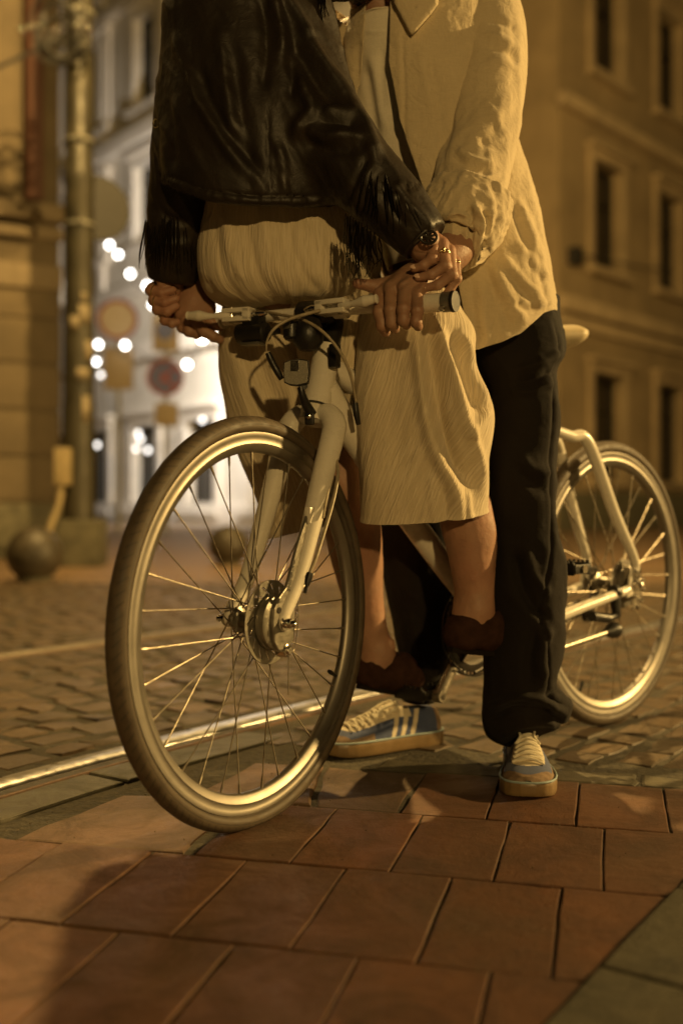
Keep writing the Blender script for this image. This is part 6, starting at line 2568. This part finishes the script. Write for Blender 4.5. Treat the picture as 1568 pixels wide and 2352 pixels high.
mesh_obj('rolled_cuff', V2, F2, M['shirt'], shirt, uv=U2).modifiers.new('thickness', 'SOLIDIFY').thickness = 0.004
slR = [(812, 60, 2.16, .080), (770, 130, 2.19, .08), (690, 240, 2.28, .075), (600, 380, 2.34, .068), (545, 480, 2.30, .062)]
V1, F1, U1 = sleeve(slR, 8.1, [])
mesh_obj('sleeve', V1, F1, M['shirt'], shirt, uv=U1).modifiers.new('thickness', 'SOLIDIFY').thickness = 0.0015


def flap(pts, y0, dy, name, parent):
    """collar wing from an outline, slightly curved and thick"""
    p = np.array(pts, float)
    c = p.mean(0)
    V, Fs = [], []
    K = 7
    nn = len(p)
    for k in range(K):
        f = 1 - k / (K - 1)
        for a in p:
            q = c + (a - c) * f
            V.append(P(q[0], q[1], y0 + dy * ((q[1] - p[:, 1].min()) / np.ptp(p[:, 1])) - 0.006 * (1 - f ** 2)))
    for k in range(K - 1):
        for i in range(nn):
            j = (i + 1) % nn
            Fs.append((k * nn + i, k * nn + j, (k + 1) * nn + j, (k + 1) * nn + i))
    ob = mesh_obj(name, V, Fs, M['shirt'], parent)
    ob.modifiers.new('thickness', 'SOLIDIFY').thickness = 0.004
    return ob


flap([(896, -40), (940, -50), (985, -42), (1008, -15), (1004, 12), (990, 32), (973, 51), (958, 68), (946, 81), (939, 72), (930, 54), (919, 33), (907, 10)], 2.000, -0.020, 'collar', shirt)
# ---- trousers
legA = [(690, 690, 1035, 1279, 2.16, .118), (730, 730, 1050, 1284, 2.155, .112), (770, 770, 1062, 1291, 2.15, .108), (805, 805, 1072, 1293, 2.145, .104), (850, 850, 1098, 1274, 2.135, .10), (900, 900, 1120, 1276, 2.13, .098), (960, 960, 1124, 1281, 2.125, .096),
        (1060, 1060, 1117, 1271, 2.115, .092), (1200, 1200, 1114, 1275, 2.11, .090), (1300, 1300, 1112, 1295, 2.105, .090), (1400, 1400, 1111, 1294, 2.10, .090), (1480, 1480, 1113, 1289, 2.10, .088), (1560, 1560, 1115, 1269, 2.095, .084), (1605, 1595, 1112, 1292, 2.10, .085), (1650, 1610, 1109, 1307, 2.11, .080), (1688, 1628, 1122, 1305, 2.118, .076), (1706, 1640, 1156, 1300, 2.122, .070)]
legB = [(720, 720, 900, 1130, 2.25, .11), (800, 800, 900, 1110, 2.26, .10), (1000, 1000, 880, 1080, 2.29, .092), (1210, 1210, 868, 1058, 2.31, .088), (1350, 1350, 885, 1050, 2.315, .084), (1450, 1450, 908, 1035, 2.32, .078), (1540, 1540, 922, 1020, 2.325, .070), (1605, 1605, 926, 1006, 2.33, .062)]
TS = []
tst = [([(1266, 735), (1280, 790), (1270, 850), (1270, 960), (1263, 1060), (1265, 1180), (1262, 1290), (1240, 1400), (1252, 1480), (1258, 1560), (1250, 1610)], 4, -.006),
       ([(1190, 850), (1240, 835), (1285, 810)], 10, .010), ([(1180, 880), (1230, 870), (1270, 850)], 10, -.010), ([(1175, 900), (1220, 900), (1268, 880)], 8, .008),
       ([(1195, 1050), (1225, 1080), (1262, 1085)], 11, .010), ([(1185, 1080), (1225, 1115), (1260, 1130)], 12, -.009),
       ([(1180, 1270), (1195, 1340), (1230, 1400), (1258, 1420)], 12, -.014), ([(1205, 1260), (1225, 1320), (1260, 1370)], 12, .010),
       ([(1262, 1440), (1240, 1500), (1245, 1560)], 11, .010), ([(1230, 1440), (1215, 1520), (1220, 1590)], 12, -.008),
       ([(1130, 1620), (1190, 1600), (1250, 1612), (1300, 1640)], 9, .012), ([(1120, 1650), (1180, 1632), (1250, 1640), (1300, 1668)], 9, -.012), ([(1150, 1690), (1200, 1665), (1290, 1660)], 9, .008),
       ([(1140, 900), (1150, 1100), (1150, 1300)], 20, .006), ([(1280, 1580), (1260, 1600), (1290, 1625)], 8, -.008)]
for rows, st, sd in ((legA, tst, 0.0), (legB, [([(940, 1400), (960, 1480), (980, 1540)], 10, .008)], 9.0)):
    V, Fs, UV, th, ta = loft(rows, 260, 150, 2.25)
    N_ = normals(V, Fs)
    V = strokes(V, N_, st)
    N_ = normals(V, Fs)
    V = V + N_ * (0.0035 * ridged(np.stack([V[:, 0] * 9 + sd, V[:, 1] * 9, V[:, 2] * 7 + V[:, 0] * 6], 1), 2) + 0.0006 * ridged(V * 40, 2))[:, None]
    TS.append((V, Fs))
V, Fs = join(TS)
tr = mesh_obj('trousers', V, Fs, M['trousers'], man)
tr.modifiers.new('thickness', 'SOLIDIFY').thickness = 0.002
mb = MB()
mb.tube([q for q in spline([P(1292, 755, 2.12), P(1296, 790, 2.125), P(1292, 820, 2.125)], 12)], 0.003, 8)
mb.build('pocket_edge', M['trousers'], tr)

sneaker((0.345, 1.905), (-0.10, -1), man)
sneaker((-0.038, 2.235), (-0.88, -0.47), man)
